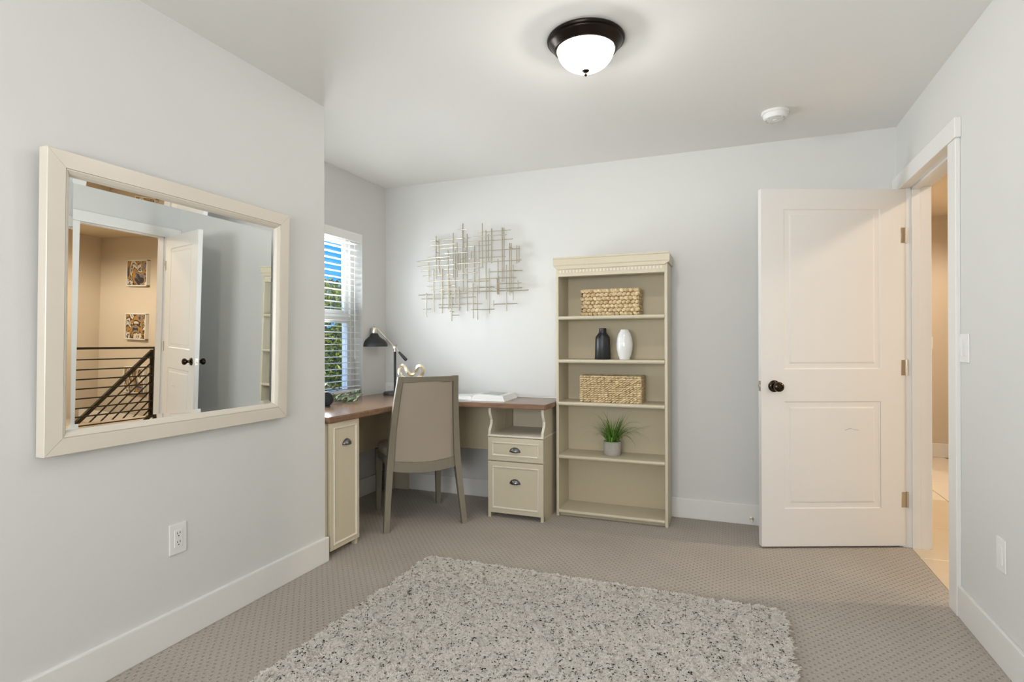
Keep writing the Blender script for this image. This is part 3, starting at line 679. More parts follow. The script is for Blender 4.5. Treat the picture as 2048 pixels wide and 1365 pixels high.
# modesty panels and corner leg
obj('modesty_panel', B().box(-2.42, -1.50, 3.70, 3.716, .392, DZT-.034, bev=.001), M['creamin'], dk)
obj('modesty_panel', B().box(-2.420, -2.404, 2.72, 3.70, .392, DZT-.034, bev=.001), M['creamin'], dk)
obj('corner_leg', B().box(-2.525, -2.509, 3.73, 3.862, 0, DZT-.034, bev=.001).box(-2.509, -2.384, 3.846, 3.862, 0, DZT-.034, bev=.001), M['cream'], dk)
def cup_handle(parent, c, out, w_=.036, h_=.030):
    """Cup pull: half dome; c = centre of the flat bottom edge on the face, out = outward unit (x,y)."""
    b = B(); u = Vector((out[0], out[1], 0)); s_ = Vector((-u.y, u.x, 0)); z_ = Vector((0, 0, 1)); n, m_ = 14, 7; rows = []
    for j in range(m_+1):
        ph = (math.pi/2)*j/m_                      # 0 at the face rim, up to front lip
        row = []
        for i in range(n+1):
            th = math.pi*i/n
            p = Vector(c) + s_*math.cos(th)*w_*math.cos(ph*.55)*1.0 + z_*math.sin(th)*h_*math.cos(ph) + u*math.sin(ph)*.022*math.sin(th)**.5
            row.append(b.bm.verts.new(p))
        rows.append(row)
    for r0, r1 in zip(rows, rows[1:]):
        for i in range(n): b.bm.faces.new((r0[i], r0[i+1], r1[i+1], r1[i]))
    # flange on the face
    fl = [b.bm.verts.new(Vector(c) + s_*math.cos(math.pi*i/n)*(w_+.003) + z_*math.sin(math.pi*i/n)*(h_+.003) + u*.001) for i in range(n+1)]
    for i in range(n): b.bm.faces.new((fl[i], fl[i+1], rows[0][i+1], rows[0][i]))
    bmesh.ops.remove_doubles(b.bm, verts=b.bm.verts, dist=1e-6)
    o = obj('cup_handle', b, M['steel'], parent, smooth=True)
    md = o.modifiers.new('thick', 'SOLIDIFY'); md.thickness = .0012
def framed_front(parent, name, fx, a0, a1, z0, z1, mould, axis, sgn, th=.018):
    """Drawer or door front with raised moulding. axis 'x': front lies in x, faces y*sgn at fx; axis 'y': lies in y, faces x*sgn at fx."""
    def bxx(b, p0, p1, q0, q1, d0, d1, bev=.0015):
        if axis == 'x': b.box(p0, p1, min(fx+sgn*d0, fx+sgn*d1), max(fx+sgn*d0, fx+sgn*d1), q0, q1, bev=bev)
        else: b.box(min(fx+sgn*d0, fx+sgn*d1), max(fx+sgn*d0, fx+sgn*d1), p0, p1, q0, q1, bev=bev)
    b = B(); bxx(b, a0, a1, z0, z1, -th, 0)
    m_ = mould; ow = .009
    o = obj(name, b, M['cream'], parent)
    mb = B()
    c = [(a0+m_, z0+m_), (a1-m_, z0+m_), (a1-m_, z1-m_), (a0+m_, z1-m_)]
    prof = [(0, 0), (0, .004), (.003, .007), (.007, .006), (.011, .002), (.011, 0)]
    for k in range(4):
        a, b2 = k, (k+1) % 4
        def P(corner, inset, h):
            sxn = 1 if corner in (0, 3) else -1; szn = 1 if corner in (0, 1) else -1
            aa, zz = c[corner][0] + sxn*inset, c[corner][1] + szn*inset
            return (aa, fx + sgn*h, zz) if axis == 'x' else (fx + sgn*h, aa, zz)
        mb.loft([[P(a, i, h) for i, h in prof], [P(b2, i, h) for i, h in prof]])
    obj('moulding', mb, M['creamedge'], parent)
    return o
# right pedestal: open compartment with scalloped sides, a drawer and a file drawer
px0, px1, py0, py1 = -1.517, -1.130, 3.440, 3.866
ped = obj('drawer_cabinet', B().box(px0+.002, px1-.002, py0+.021, py1-.001, .045, .540).box(px0+.02, px1, py1-.012, py1, .54, DZT-.034), M['cream'], dk)
for xa, xb in ((px0, px0+.016), (px1-.016, px1)):
    poly = [(py1, 0), (py1, DZT-.034), (py0+.012, DZT-.034), (py0+.012, .700), (py0+.022, .672), (py0+.042, .640), (py0+.040, .615), (py0+.022, .590), (py0+.008, .572), (py0+.006, .548), (py0+.019, .545), (py0+.019, 0)]
    fi = [p for p in poly]
    s_ = B(); s_.loft([[(xa, y, z) for y, z in fi], [(xb, y, z) for y, z in fi]])
    obj('side_panel', s_, M['cream'], ped)
    eg = B(); e2 = [(y-.0008, z) for y, z in poly[2:10]]
    eg.loft([[(xa-.0004, y, z) for y, z in e2] + [(xa-.0004, y+.003, z) for y, z in e2[::-1]], [(xb+.0004, y, z) for y, z in e2] + [(xb+.0004, y+.003, z) for y, z in e2[::-1]]])
    obj('front_edge', eg, M['creamedge'], ped)
obj('compartment_shelf', B().box(px0-.002, px1+.002, py0-.002, py1-.012, .534, .548, bev=.003), M['creamedge'], ped)
for x, y, z in ((-1.4995, 3.56, .69), (-1.4995, 3.75, .69)): obj('screw_cap', B().lathe([(0, 0), (.005, 0), (.004, .001), (0, .001)], (x, y, z), 10, (1, 0, 0)), M['framegroove'], ped)
framed_front(ped, 'drawer', py0, px0, px1, .379, .531, .030, 'x', -1)
framed_front(ped, 'file_drawer', py0, px0, px1, .032, .372, .031, 'x', -1)
cup_handle(ped, (-1.324, py0-.001, .440), (0, -1)); cup_handle(ped, (-1.324, py0-.001, .232), (0, -1))
for xa in (px0, px1-.020): obj('foot', B().box(xa, xa+.020, py0+.002, py0+.03, 0, .034), M['cream'], ped)
# left narrow cabinet
cy0, cy1, cxf = 2.445, 2.716, -2.010
cab = obj('narrow_cabinet', B().box(-2.56, cxf-.019, cy0, cy1, .035, DZT-.034, bev=.001), M['cream'], dk)
framed_front(cab, 'cabinet_door', cxf, cy0+.018, cy1, .036, DZT-.036, .026, 'y', 1)
cup_handle(cab, (cxf+.001, 2.600, .592), (1, 0), .034, .030)
obj('foot', B().box(cxf-.04, cxf-.014, cy1-.02, cy1, 0, .036), M['cream'], cab)
obj('foot', B().box(cxf-.04, cxf-.014, cy0, cy0+.02, 0, .036), M['cream'], cab)
obj('foot', B().box(-2.55, -2.52, cy1-.02, cy1, 0, .036), M['cream'], cab)

# ================================================================== CHAIR
ff = Vector((-.352, .366)).normalized()
ch = thing('dining_chair', 'grey-washed wooden chair with tall taupe upholstered back pulled up to the desk', 'chair', (-1.973, 3.286, 0), math.atan2(ff.y, ff.x) - math.pi/2)
def post_path(sx):
    # (x, y, z, half width, half depth)
    return [(sx*.248, -.268, 0, .0165, .017), (sx*.237, -.247, .15, .0175, .019), (sx*.222, -.222, .34, .0195, .023), (sx*.214, -.217, .43, .020, .025), (sx*.203, -.235, .60, .018, .021), (sx*.186, -.283, .80, .0165, .018), (sx*.172, -.335, .952, .016, .015)]
def sect(x, y, z, hw, hd):
    return [(x-hw, y-hd, z), (x+hw, y-hd, z), (x+hw, y+hd, z), (x-hw, y+hd, z)]
def smoothpath(P, n=5):
    out = []
    for i in range(len(P)-1):
        p0 = P[max(i-1, 0)]; p1 = P[i]; p2 = P[i+1]; p3 = P[min(i+2, len(P)-1)]
        for k in range(n):
            t = k/n
            out.append(tuple(.5*((2*p1[c]) + (-p0[c]+p2[c])*t + (2*p0[c]-5*p1[c]+4*p2[c]-p3[c])*t*t + (-p0[c]+3*p1[c]-3*p2[c]+p3[c])*t**3) for c in range(5)))
    out.append(P[-1]); return out
for sx in (-1, 1):
    b = B(); b.loft([sect(*q_) for q_ in smoothpath(post_path(sx))]); 
    obj('rear_post', b, M['chairwood'], ch, world=False, smooth=True)
    b = B(); b.loft([sect(sx*.213, .236, .0, .0145, .015), sect(sx*.211, .232, .20, .018, .019), sect(sx*.209, .228, .37, .022, .023), sect(sx*.209, .228, .43, .022, .023)])
    obj('leg', b, M['chairwood'], ch, world=False)
def backpt(z, x, off=0):
    P = smoothpath(post_path(1), 8)
    for a, b_ in zip(P, P[1:]):
        if a[2] <= z <= b_[2]:
            f = (z-a[2])/(b_[2]-a[2]+1e-9); return a[0]+(b_[0]-a[0])*f, a[1]+(b_[1]-a[1])*f
    return P[-1][0], P[-1][1]
def curve_y(xr):  # the back is gently curved in plan: the middle sits further back (towards -y)
    return -.020*(1 - xr*xr)
def rail_seg(z0, z1, hd, name, inset=.0, zc=0):
    b = B(); secs = []
    for i in range(11):
        xr = -1 + 2*i/10; sag = zc*(1-xr*xr)
        x0_, y0_ = backpt(z0, 0); x1_, y1_ = backpt(z1, 0)
        secs.append([(xr*(x0_-.012), y0_-hd+curve_y(xr), z0+sag), (xr*(x0_-.012), y0_+hd+curve_y(xr), z0+sag), (xr*(x1_-.012), y1_+hd+curve_y(xr), z1+sag*.6), (xr*(x1_-.012), y1_-hd+curve_y(xr), z1+sag*.6)])
    b.loft(secs); obj(name, b, M['chairwood'], ch, world=False, smooth=True)
rail_seg(.918, .950, .014, 'top_rail')
rail_seg(.362, .425, .013, 'lower_rail', zc=-.018)
# upholstered back pad (seen from behind) with a thin piping line
b = B(); secs = []; zs_ = np.linspace(.418, .918, 12)
for z in zs_:
    xw, yc = backpt(z, 0); xw -= .018; sec = []
    n = 10; pad = .014
    for i in range(n+1):
        xr = -1 + 2*i/n; sec.append((xr*xw, yc + curve_y(xr) - pad*(.35+.65*(1-abs(xr)**3)), z - (.012*(1-xr*xr) if z < .45 else 0)))
    for i in range(n+1):
        xr = 1 - 2*i/n; sec.append((xr*xw, yc + curve_y(xr) + .030*(.4+.6*(1-abs(xr)**3)), z))
    secs.append(sec)
b.loft(secs); obj('backrest', b, M['chairfab'], ch, world=False, smooth=True)
pp = []
for z in zs_: xw, yc = backpt(z, 0); pp.append((-(xw-.019), yc-.0075, z))
for i in range(1, 10): xr = -1+2*i/10; xw, yc = backpt(.914, 0); pp.append((xr*(xw-.019), yc+curve_y(xr)-.012, .916))
for z in zs_[::-1]: xw, yc = backpt(z, 0); pp.append(((xw-.019), yc-.0075, z))
for i in range(1, 10): xr = 1-2*i/10; xw, yc = backpt(.420, 0); pp.append((xr*(xw-.019), yc+curve_y(xr)-.013, .422-.013*(1-xr*xr)))
pp.append(pp[0])
obj('piping', B().tube(pp, .0022, 6, cap=False), M['piping'], ch, world=False, smooth=True)
# seat cushion and aprons
b = B(); secs = []
for i, (z, s_, r_) in enumerate(((.425, .985, 0), (.44, 1.0, 0), (.462, 1.0, 0), (.478, .97, 0), (.488, .88, 0), (.492, .6, 0))):
    pts = []
    for k in range(40):
        a = 2*math.pi*k/40; cx_, sy_ = math.cos(a), math.sin(a); e = .32
        X = math.copysign(abs(cx_)**e, cx_); Y = math.copysign(abs(sy_)**e, sy_)
        hw = (.222 + .010*Y)
        pts.append((X*hw*s_, .015 + Y*.236*s_, z))
    secs.append(pts)
b.loft(secs); obj('seat', b, M['chairfab'], ch, world=False, smooth=True)
def apron(p, q_, th, name):
    p, q_ = Vector(p), Vector(q_); d = (q_-p).normalized(); nrm = Vector((-d.y, d.x, 0))*th; b = B(); secs = []
    for i in range(9):
        f = i/8; c = p.lerp(q_, f); arch = .012*(1-abs(2*f-1)**3)
        secs.append([c-nrm+Vector((0, 0, .368+arch)), c+nrm+Vector((0, 0, .368+arch)), c+nrm+Vector((0, 0, .430)), c-nrm+Vector((0, 0, .430))])
    b.loft(secs); obj(name, b, M['chairwood'], ch, world=False)
apron((-.210, .238, 0), (.210, .238, 0), .010, 'apron'); apron((-.213, -.20, 0), (-.213, .22, 0), .010, 'apron'); apron((.213, -.20, 0), (.213, .22, 0), .010, 'apron')

# ================================================================== THINGS ON THE DESK
cr_, sr_ = math.cos(YAW), math.sin(YAW)
# desk lamp, local x = towards the right of the room corner
lp = thing('desk_lamp', 'black metal desk lamp with bell shade and brass arm in the corner of the desk', 'lamp', (-2.430, 3.735, DZT), YAW)
obj('base', B().lathe([(0, 0), (.088, 0), (.090, .003), (.088, .016), (.082, .022), (.012, .024), (0, .024)], (0, 0, 0), 40), M['black'], lp, world=False, smooth=True)
obj('pole', B().tube([(0, 0, .02), (0, 0, .335)], .0095, 14), M['black'], lp, world=False, smooth=True)
J = Vector((0, -.004, .362))
jb = B().tube([(0, 0, .330), (0, 0, .352)], .011, 12).tube([J-Vector((0, .02, 0)), J+Vector((0, .02, 0))], .010, 12); jb.blob(J, .014, .014, .014, None, 12, 8)
jb.tube([J+Vector((-.016, 0, .012)), J+Vector((.018, 0, -.010))], .0075, 10); jb.tube([J+Vector((.0, -.012, .0)), J+Vector((.022, -.020, .022))], .004, 8)
obj('joint', jb, M['nickel'], lp, world=False, smooth=True)
A = J + Vector((-.134, 0, .148)); hd = (J-A).normalized(); E1 = J + hd*.045; E2 = J + hd*.135
obj('arm', B().tube([A, E1], .0035, 10), M['nickel'], lp, world=False, smooth=True)
obj('counterweight_grip', B().tube([E1, E1.lerp(E2, .08), E1.lerp(E2, .6), E1.lerp(E2, .93), E2], [.007, .009, .0125, .013, .008], 14), M['black'], lp, world=False, smooth=True)
S = Vector((-.158, 0, 0)); zc = .402
obj('lamp_socket', B().lathe([(0, .122+zc), (.006, .122+zc), (.0055, .138+zc), (.003, .141+zc), (0, .141+zc)], S, 16).lathe([(.022, .068+zc), (.0265, .071+zc), (.0275, .076+zc), (.0275, .108+zc), (.024, .116+zc), (.008, .121+zc), (.006, .124+zc), (0, .124+zc)], S, 28), M['nickel'], lp, world=False, smooth=True)
sh = B().lathe([(.020, .072+zc), (.026, .068+zc), (.031, .058+zc), (.040, .044+zc), (.060, .030+zc), (.082, .014+zc), (.095, -.006+zc), (.100, -.022+zc), (.099, -.032+zc), (.0965, -.032+zc), (.0965, -.022+zc), (.0915, -.006+zc), (.079, .010+zc), (.057, .026+zc), (.037, .040+zc), (.020, .060+zc)], S, 48)
obj('shade', sh, M['black'], lp, world=False, smooth=True)
ib = B().lathe([(.0962, -.0315+zc), (.0962, -.022+zc), (.0910, -.006+zc), (.0785, .0095+zc), (.0565, .0255+zc), (.0365, .0395+zc), (.0195, .0595+zc)], S, 48)
obj('shade_lining', ib, M['whiteglaze'], lp, world=False, smooth=True)
obj('bulb', B().blob(S+Vector((0, 0, .008+zc)), .028, .028, .034, None, 16, 10), M['whiteglaze'], lp, world=False, smooth=True)

# gold knot sculpture
ks = thing('knot_sculpture', 'pale gold faceted looped knot sculpture standing on the desk behind the chair', 'sculpture', (-2.215, 3.62, DZT), YAW+.1)
K = [(0, 0, .158), (-.028, -.006, .178), (-.050, .006, .218), (-.072, .016, .222), (-.090, .010, .190), (-.074, -.010, .150), (-.044, -.016, .128), (-.034, .004, .100), (-.056, .014, .060), (-.070, .008, .018), (-.048, 0, .010), (0, -.004, .012)]
K = K + [(-x, -y, z) for x, y, z in K[-2:0:-1]]
def closed_spline(P, n=6):
    out = []; k = len(P)
    for i in range(k):
        p0, p1, p2, p3 = [Vector(P[(i+j) % k]) for j in (-1, 0, 1, 2)]
        for q in range(n):
            t = q/n; out.append(.5*(2*p1 + (-p0+p2)*t + (2*p0-5*p1+4*p2-p3)*t*t + (-p0+3*p1-3*p2+p3)*t**3))
    return out
sp = closed_spline(K, 5); rings = []
b = B(); bm = b.bm; n = len(sp)
for i, p in enumerate(sp):
    d = (sp[(i+1) % n] - sp[i-1]).normalized(); u = d.cross(Vector((0, 1, 0))); u.normalize(); v = d.cross(u)
    tw = 2*math.pi*i/n*2
    rings.append([bm.verts.new(p + (u*math.cos(tw+a)+v*math.sin(tw+a))*.0145) for a in (0, math.pi*2/5, math.pi*4/5, math.pi*6/5, math.pi*8/5)])
for i in range(n):
    a, c = rings[i], rings[(i+1) % n]
    off = 0
    if i == n-1:   # close the twist
        off = min(range(5), key=lambda o: (a[0].co - c[o].co).length)
    for j in range(5): bm.faces.new((a[j], a[(j+1) % 5], c[(j+1+off) % 5], c[(j+off) % 5]))
zmin = min(v.co.z for v in bm.verts)
for v in bm.verts: v.co.z -= zmin
obj('knot', b, M['gold'], ks, world=False)

# open book
bkx = thing('open_book', 'thick open picture book with white pages lying on the right part of the desk', 'book', (-1.55, 3.6, DZT))
FL, FR, BR = Vector((-1.671, 3.511)), Vector((-1.429, 3.517)), Vector((-1.445, 3.800)); BL = FL + (BR-FR)
def pg3(p, z): return (p[0], p[1], z)
def lr(a, b_, t): return a + (b_-a)*t
b = B(); N = 12; th0 = .037
top = []; secs = []
for i in range(N+1):
    f = i/N; hgt = th0*(1 - .0*f) + .010*math.sin(math.pi*min(1, f*1.15))*(1-f) - (.020*(1-f/.10) if f < .10 else 0)
    a = lr(FL, FR, f); c = lr(BL, BR, f); sl2 = .016*f
    secs.append([(a.x, a.y, DZT+.003), (a.x-.014*f, a.y+.002, DZT+hgt), (c.x-.014*f, c.y-.002, DZT+hgt), (c.x, c.y, DZT+.003)])
b.loft(secs); obj('page_block', b, M['page'], bkx, smooth=True)
b = B(); secs = []
for i in range(7):
    f = .22 + .62*i/6
    hgt = th0 + .010*math.sin(math.pi*min(1, f*1.15))*(1-f) + .0008
    a = lr(FL, FR, f); c = lr(BL, BR, f); e = (c-a)
    p = a + e*.14; q_ = a + e*.86; secs.append([(p.x-.014*f, p.y, DZT+hgt), (q_.x-.014*f, q_.y, DZT+hgt)])
for s0, s1 in zip(secs, secs[1:]): b.bm.faces.new([b.bm.verts.new(v) for v in (s0[0], s1[0], s1[1], s0[1])])
M['photo'] = mat('printed_photo', srgb(176, 184, 180), .5, noise=.25, nscale=25)
obj('printed_photo', b, M['photo'], bkx)
# left half: thin stack of pages rising to the spine, and the cover
LL = FL + Vector((-.235, .060)); LB = BL + Vector((-.235, .050))
b = B(); secs = []
for i in range(N+1):
    f = i/N; hgt = .012 + .022*(f**2.2) if f < .9 else .012+.022*(f**2.2) - (f-.9)*.12
    a = lr(LL, FL+Vector((-.004, .006)), f); c = lr(LB, BL+Vector((-.004, 0)), f); secs.append([(a.x, a.y, DZT+.004), (a.x, a.y, DZT+hgt), (c.x, c.y, DZT+hgt), (c.x, c.y, DZT+.004)])
b.loft(secs); obj('left_pages', b, M['page'], bkx, smooth=True)
cv = B(); a_, b2 = LL+Vector((-.006, -.005)), FR+Vector((.006, -.004)); c_, d_ = BR+Vector((.006, .004)), LB+Vector((-.006, .004)); m1, m2 = FL+Vector((0, -.005)), BL+Vector((0, .005))
cv.prism([a_[:], m1[:], b2[:], c_[:], m2[:], d_[:]], DZT, DZT+.003)
obj('cover', cv, M['page'], bkx)

# white power cable behind the book
cb = thing('power_cable', 'thin white cable lying along the back edge of the desk', 'cable', (-1.9, 3.84, DZT))
pts = [(-2.50, 3.872, .785), (-2.47, 3.86, .766), (-2.30, 3.85, .7635), (-2.05, 3.856, .7635), (-1.8, 3.845, .7635), (-1.6, 3.858, .7635), (-1.45, 3.856, .7635), (-1.36, 3.84, .7635), (-1.28, 3.83, .7635), (-1.19, 3.835, .7635), (-1.11, 3.83, .7635)]
obj('cord', B().tube([Vector(p) for p in pts], .0032, 8), M['plastic'], cb, smooth=True)

# dark ornament with rings at the left end of the desk
orn = thing('ring_ornament', 'dark round ornament with concentric rings standing at the left end of the desk', 'ornament', (-2.345, 2.838, DZT), .55); orn.scale = (.86, .86, .86)
ax = Vector((.35, -.94, 0)).normalized(); rt = B()
R0 = .052
rt.lathe([(0, -.030), (.040, -.030), (.050, -.018), (R0, 0), (.050, .012), (.046, .016), (.042, .012), (.038, .012), (.034, .018), (.030, .018), (.027, .010), (.020, .010), (.018, .016), (.013, .016), (.010, .008), (0, .008)], (0, 0, R0+.006), 36, (math.sin(.2), -math.cos(.2), .12))
obj('ring_body', rt, M['blackglaze'], orn, world=False, smooth=True)
obj('foot', B().lathe([(0, 0), (.030, 0), (.028, .008), (.015, .012), (0, .012)], (0, .006, 0), 24), M['blackglaze'], orn, world=False, smooth=True)

# leafy garland trailing over the desk from behind the ornament
ga = thing('leafy_garland', 'trailing garland of small dusty green leaves lying on the desk below the window', 'garland', (-2.40, 3.05, DZT))
lb = B(); bm = lb.bm; mid = []
for i in range(6):
    f = i/5; wv = .0085*math.sin(math.pi*min(1, f*.92+.08))**.8; x = .030*f; zc_ = .004*math.sin(f*2.2)
    mid.append((bm.verts.new((x, -wv, zc_+.0015)), bm.verts.new((x, 0, zc_)), bm.verts.new((x, wv, zc_+.0015))))
for (a, b1, c), (d, e, f_) in zip(mid, mid[1:]): bm.faces.new((a, b1, e, d)); bm.faces.new((b1, c, f_, e))
lme = bpy.data.meshes.new('leaf'); bm.to_mesh(lme); bm.free(); lme.materials.append(M['eucal'])
for p in lme.polygons: p.use_smooth = True
rg_ = random.Random(5)
stems = [[(-2.46, 2.93, .84), (-2.45, 3.00, .812), (-2.42, 3.06, .778), (-2.405, 3.14, .772), (-2.41, 3.22, .776), (-2.425, 3.30, .782)],
         [(-2.50, 2.94, .875), (-2.50, 3.0, .880), (-2.495, 3.06, .862), (-2.48, 3.12, .835)],
         [(-2.44, 2.92, .82), (-2.40, 2.98, .790), (-2.36, 3.03, .771), (-2.33, 3.08, .769), (-2.335, 3.14, .770)],
         [(-2.47, 2.95, .83), (-2.50, 3.03, .800), (-2.50, 3.12, .786), (-2.49, 3.20, .79), (-2.47, 3.28, .80), (-2.45, 3.34, .806)],
         [(-2.45, 2.93, .80), (-2.43, 3.0, .772), (-2.44, 3.10, .769), (-2.47, 3.19, .769)]]
for s_ in stems:
    obj('stem', B().tube([Vector(p) for p in s_], .0016, 6), M['eucal'], ga, smooth=True)
    for i in range(len(s_)-1):
        a, c = Vector(s_[i]), Vector(s_[i+1]); d = c-a; az = math.atan2(d.y, d.x)
        for k in range(5):
            p = a.lerp(c, (k+rg_.random()*.6)/5)
            for sd_ in (-1, 1):
                sc = rg_.uniform(.75, 1.15)
                inst('leaf', lme, ga, p - ga.location, (rg_.uniform(-.5, .5), rg_.uniform(-1.0, .05), az + sd_*rg_.uniform(.5, 1.4)), (sc, sc, sc))

# ================================================================== METAL WALL ART
art = thing('wall_art', 'abstract metal wall sculpture of crossing champagne rods above the desk', 'wall art', (-1.85, YB, 1.70))
# rods in metres: upright ones (x, z bottom, z top), level ones (x left, x right, z)
V = [(-2.12, 1.647, 1.98), (-2.092, 1.694, 1.954), (-1.973, 1.653, 1.992), (-1.938, 1.656, 1.916), (-1.956, 1.459, 1.86), (-1.91, 1.71, 1.841), (-1.927, 1.705, 1.843), (-1.888, 1.542, 2.056), (-1.857, 1.396, 1.976), (-1.821, 1.784, 1.841), (-1.796, 1.614, 1.883), (-1.755, 1.522, 1.918), (-1.731, 1.714, 2.047), (-1.699, 1.478, 1.992), (-1.681, 1.753, 1.962), (-1.653, 1.745, 2.001), (-1.571, 1.605, 2.001), (-1.555, 1.604, 1.996), (-1.512, 1.502, 1.885), (-1.497, 1.519, 1.883), (-1.457, 1.735, 1.864), (-1.437, 1.739, 1.859), (-1.605, 1.511, 1.772), (-1.594, 1.511, 1.647), (-1.538, 1.388, 1.727), (-1.483, 1.466, 1.724), (-1.448, 1.547, 1.611), (-2.182, 1.643, 1.779), (-2.144, 1.396, 1.732), (-2.066, 1.382, 1.727), (-2.018, 1.679, 1.867), (-2.011, 1.411, 1.678), (-2.207, 1.354, 1.544), (-1.985, 1.322, 1.512), (-1.925, 1.4, 1.583), (-1.804, 1.34, 1.602), (-1.771, 1.33, 1.583), (-1.672, 1.37, 1.707), (-1.64, 1.423, 1.471), (-1.609, 1.514, 1.63), (-1.873, 1.721, 1.854), (-2.003, 1.432, 1.653)]
Hh = [(-2.171, -1.83, 1.948), (-1.932, -1.854, 2.009), (-1.776, -1.507, 1.982), (-1.8, -1.532, 1.947), (-1.901, -1.492, 1.915), (-2.154, -1.956, 1.907), (-2.182, -1.658, 1.883), (-2.039, -1.848, 1.837), (-1.83, -1.436, 1.841), (-2.186, -1.991, 1.813), (-2.293, -1.973, 1.792), (-2.279, -1.957, 1.75), (-1.932, -1.546, 1.791), (-1.936, -1.417, 1.755), (-2.261, -1.945, 1.721), (-1.869, -1.716, 1.717), (-2.239, -1.973, 1.678), (-1.923, -1.762, 1.681), (-1.685, -1.417, 1.682), (-2.186, -1.815, 1.631), (-1.858, -1.672, 1.616), (-1.762, -1.461, 1.631), (-2.207, -1.959, 1.594), (-2.158, -1.816, 1.566), (-1.824, -1.653, 1.57), (-1.606, -1.417, 1.589), (-2.095, -1.892, 1.549), (-1.869, -1.645, 1.54), (-2.279, -1.858, 1.53), (-1.524, -1.362, 1.536), (-1.758, -1.531, 1.539), (-1.619, -1.411, 1.555), (-2.251, -1.96, 1.499), (-1.951, -1.779, 1.499), (-2.102, -1.738, 1.45), (-2.089, -1.903, 1.425), (-2.24, -2.172, 1.42), (-1.816, -1.629, 1.405), (-1.647, -1.459, 1.442), (-1.978, -1.92, 1.366)]
for k, (x, z0, z1) in enumerate(V):
    yy = YB-.050 - .006*(k % 2)
    obj('rod', B().tube([(x, yy, z0), (x, yy, z1)], .0046 if k in (4, 7, 28, 29, 32, 33, 35) else .0036, 7), M['rodmetal'], art, smooth=True)
for k, (x0, x1, z) in enumerate(Hh):
    yy = YB-.044 - .018*(k % 2)
    obj('rod', B().tube([(x0, yy, z), (x1, yy, z)], .0043 if k in (9, 10, 11, 28, 32, 33) else .0034, 7), M['rodmetal'], art, smooth=True)
for X, z in [(-2.119, 1.941), (-1.513, 1.853), (-1.514, 1.534), (-2.119, 1.854), (-1.998, 1.397), (-1.659, 1.572)]:
    obj('standoff', B().tube([(X, YB, z), (X, YB-.06, z)], .004, 8), M['rodmetal'], art)

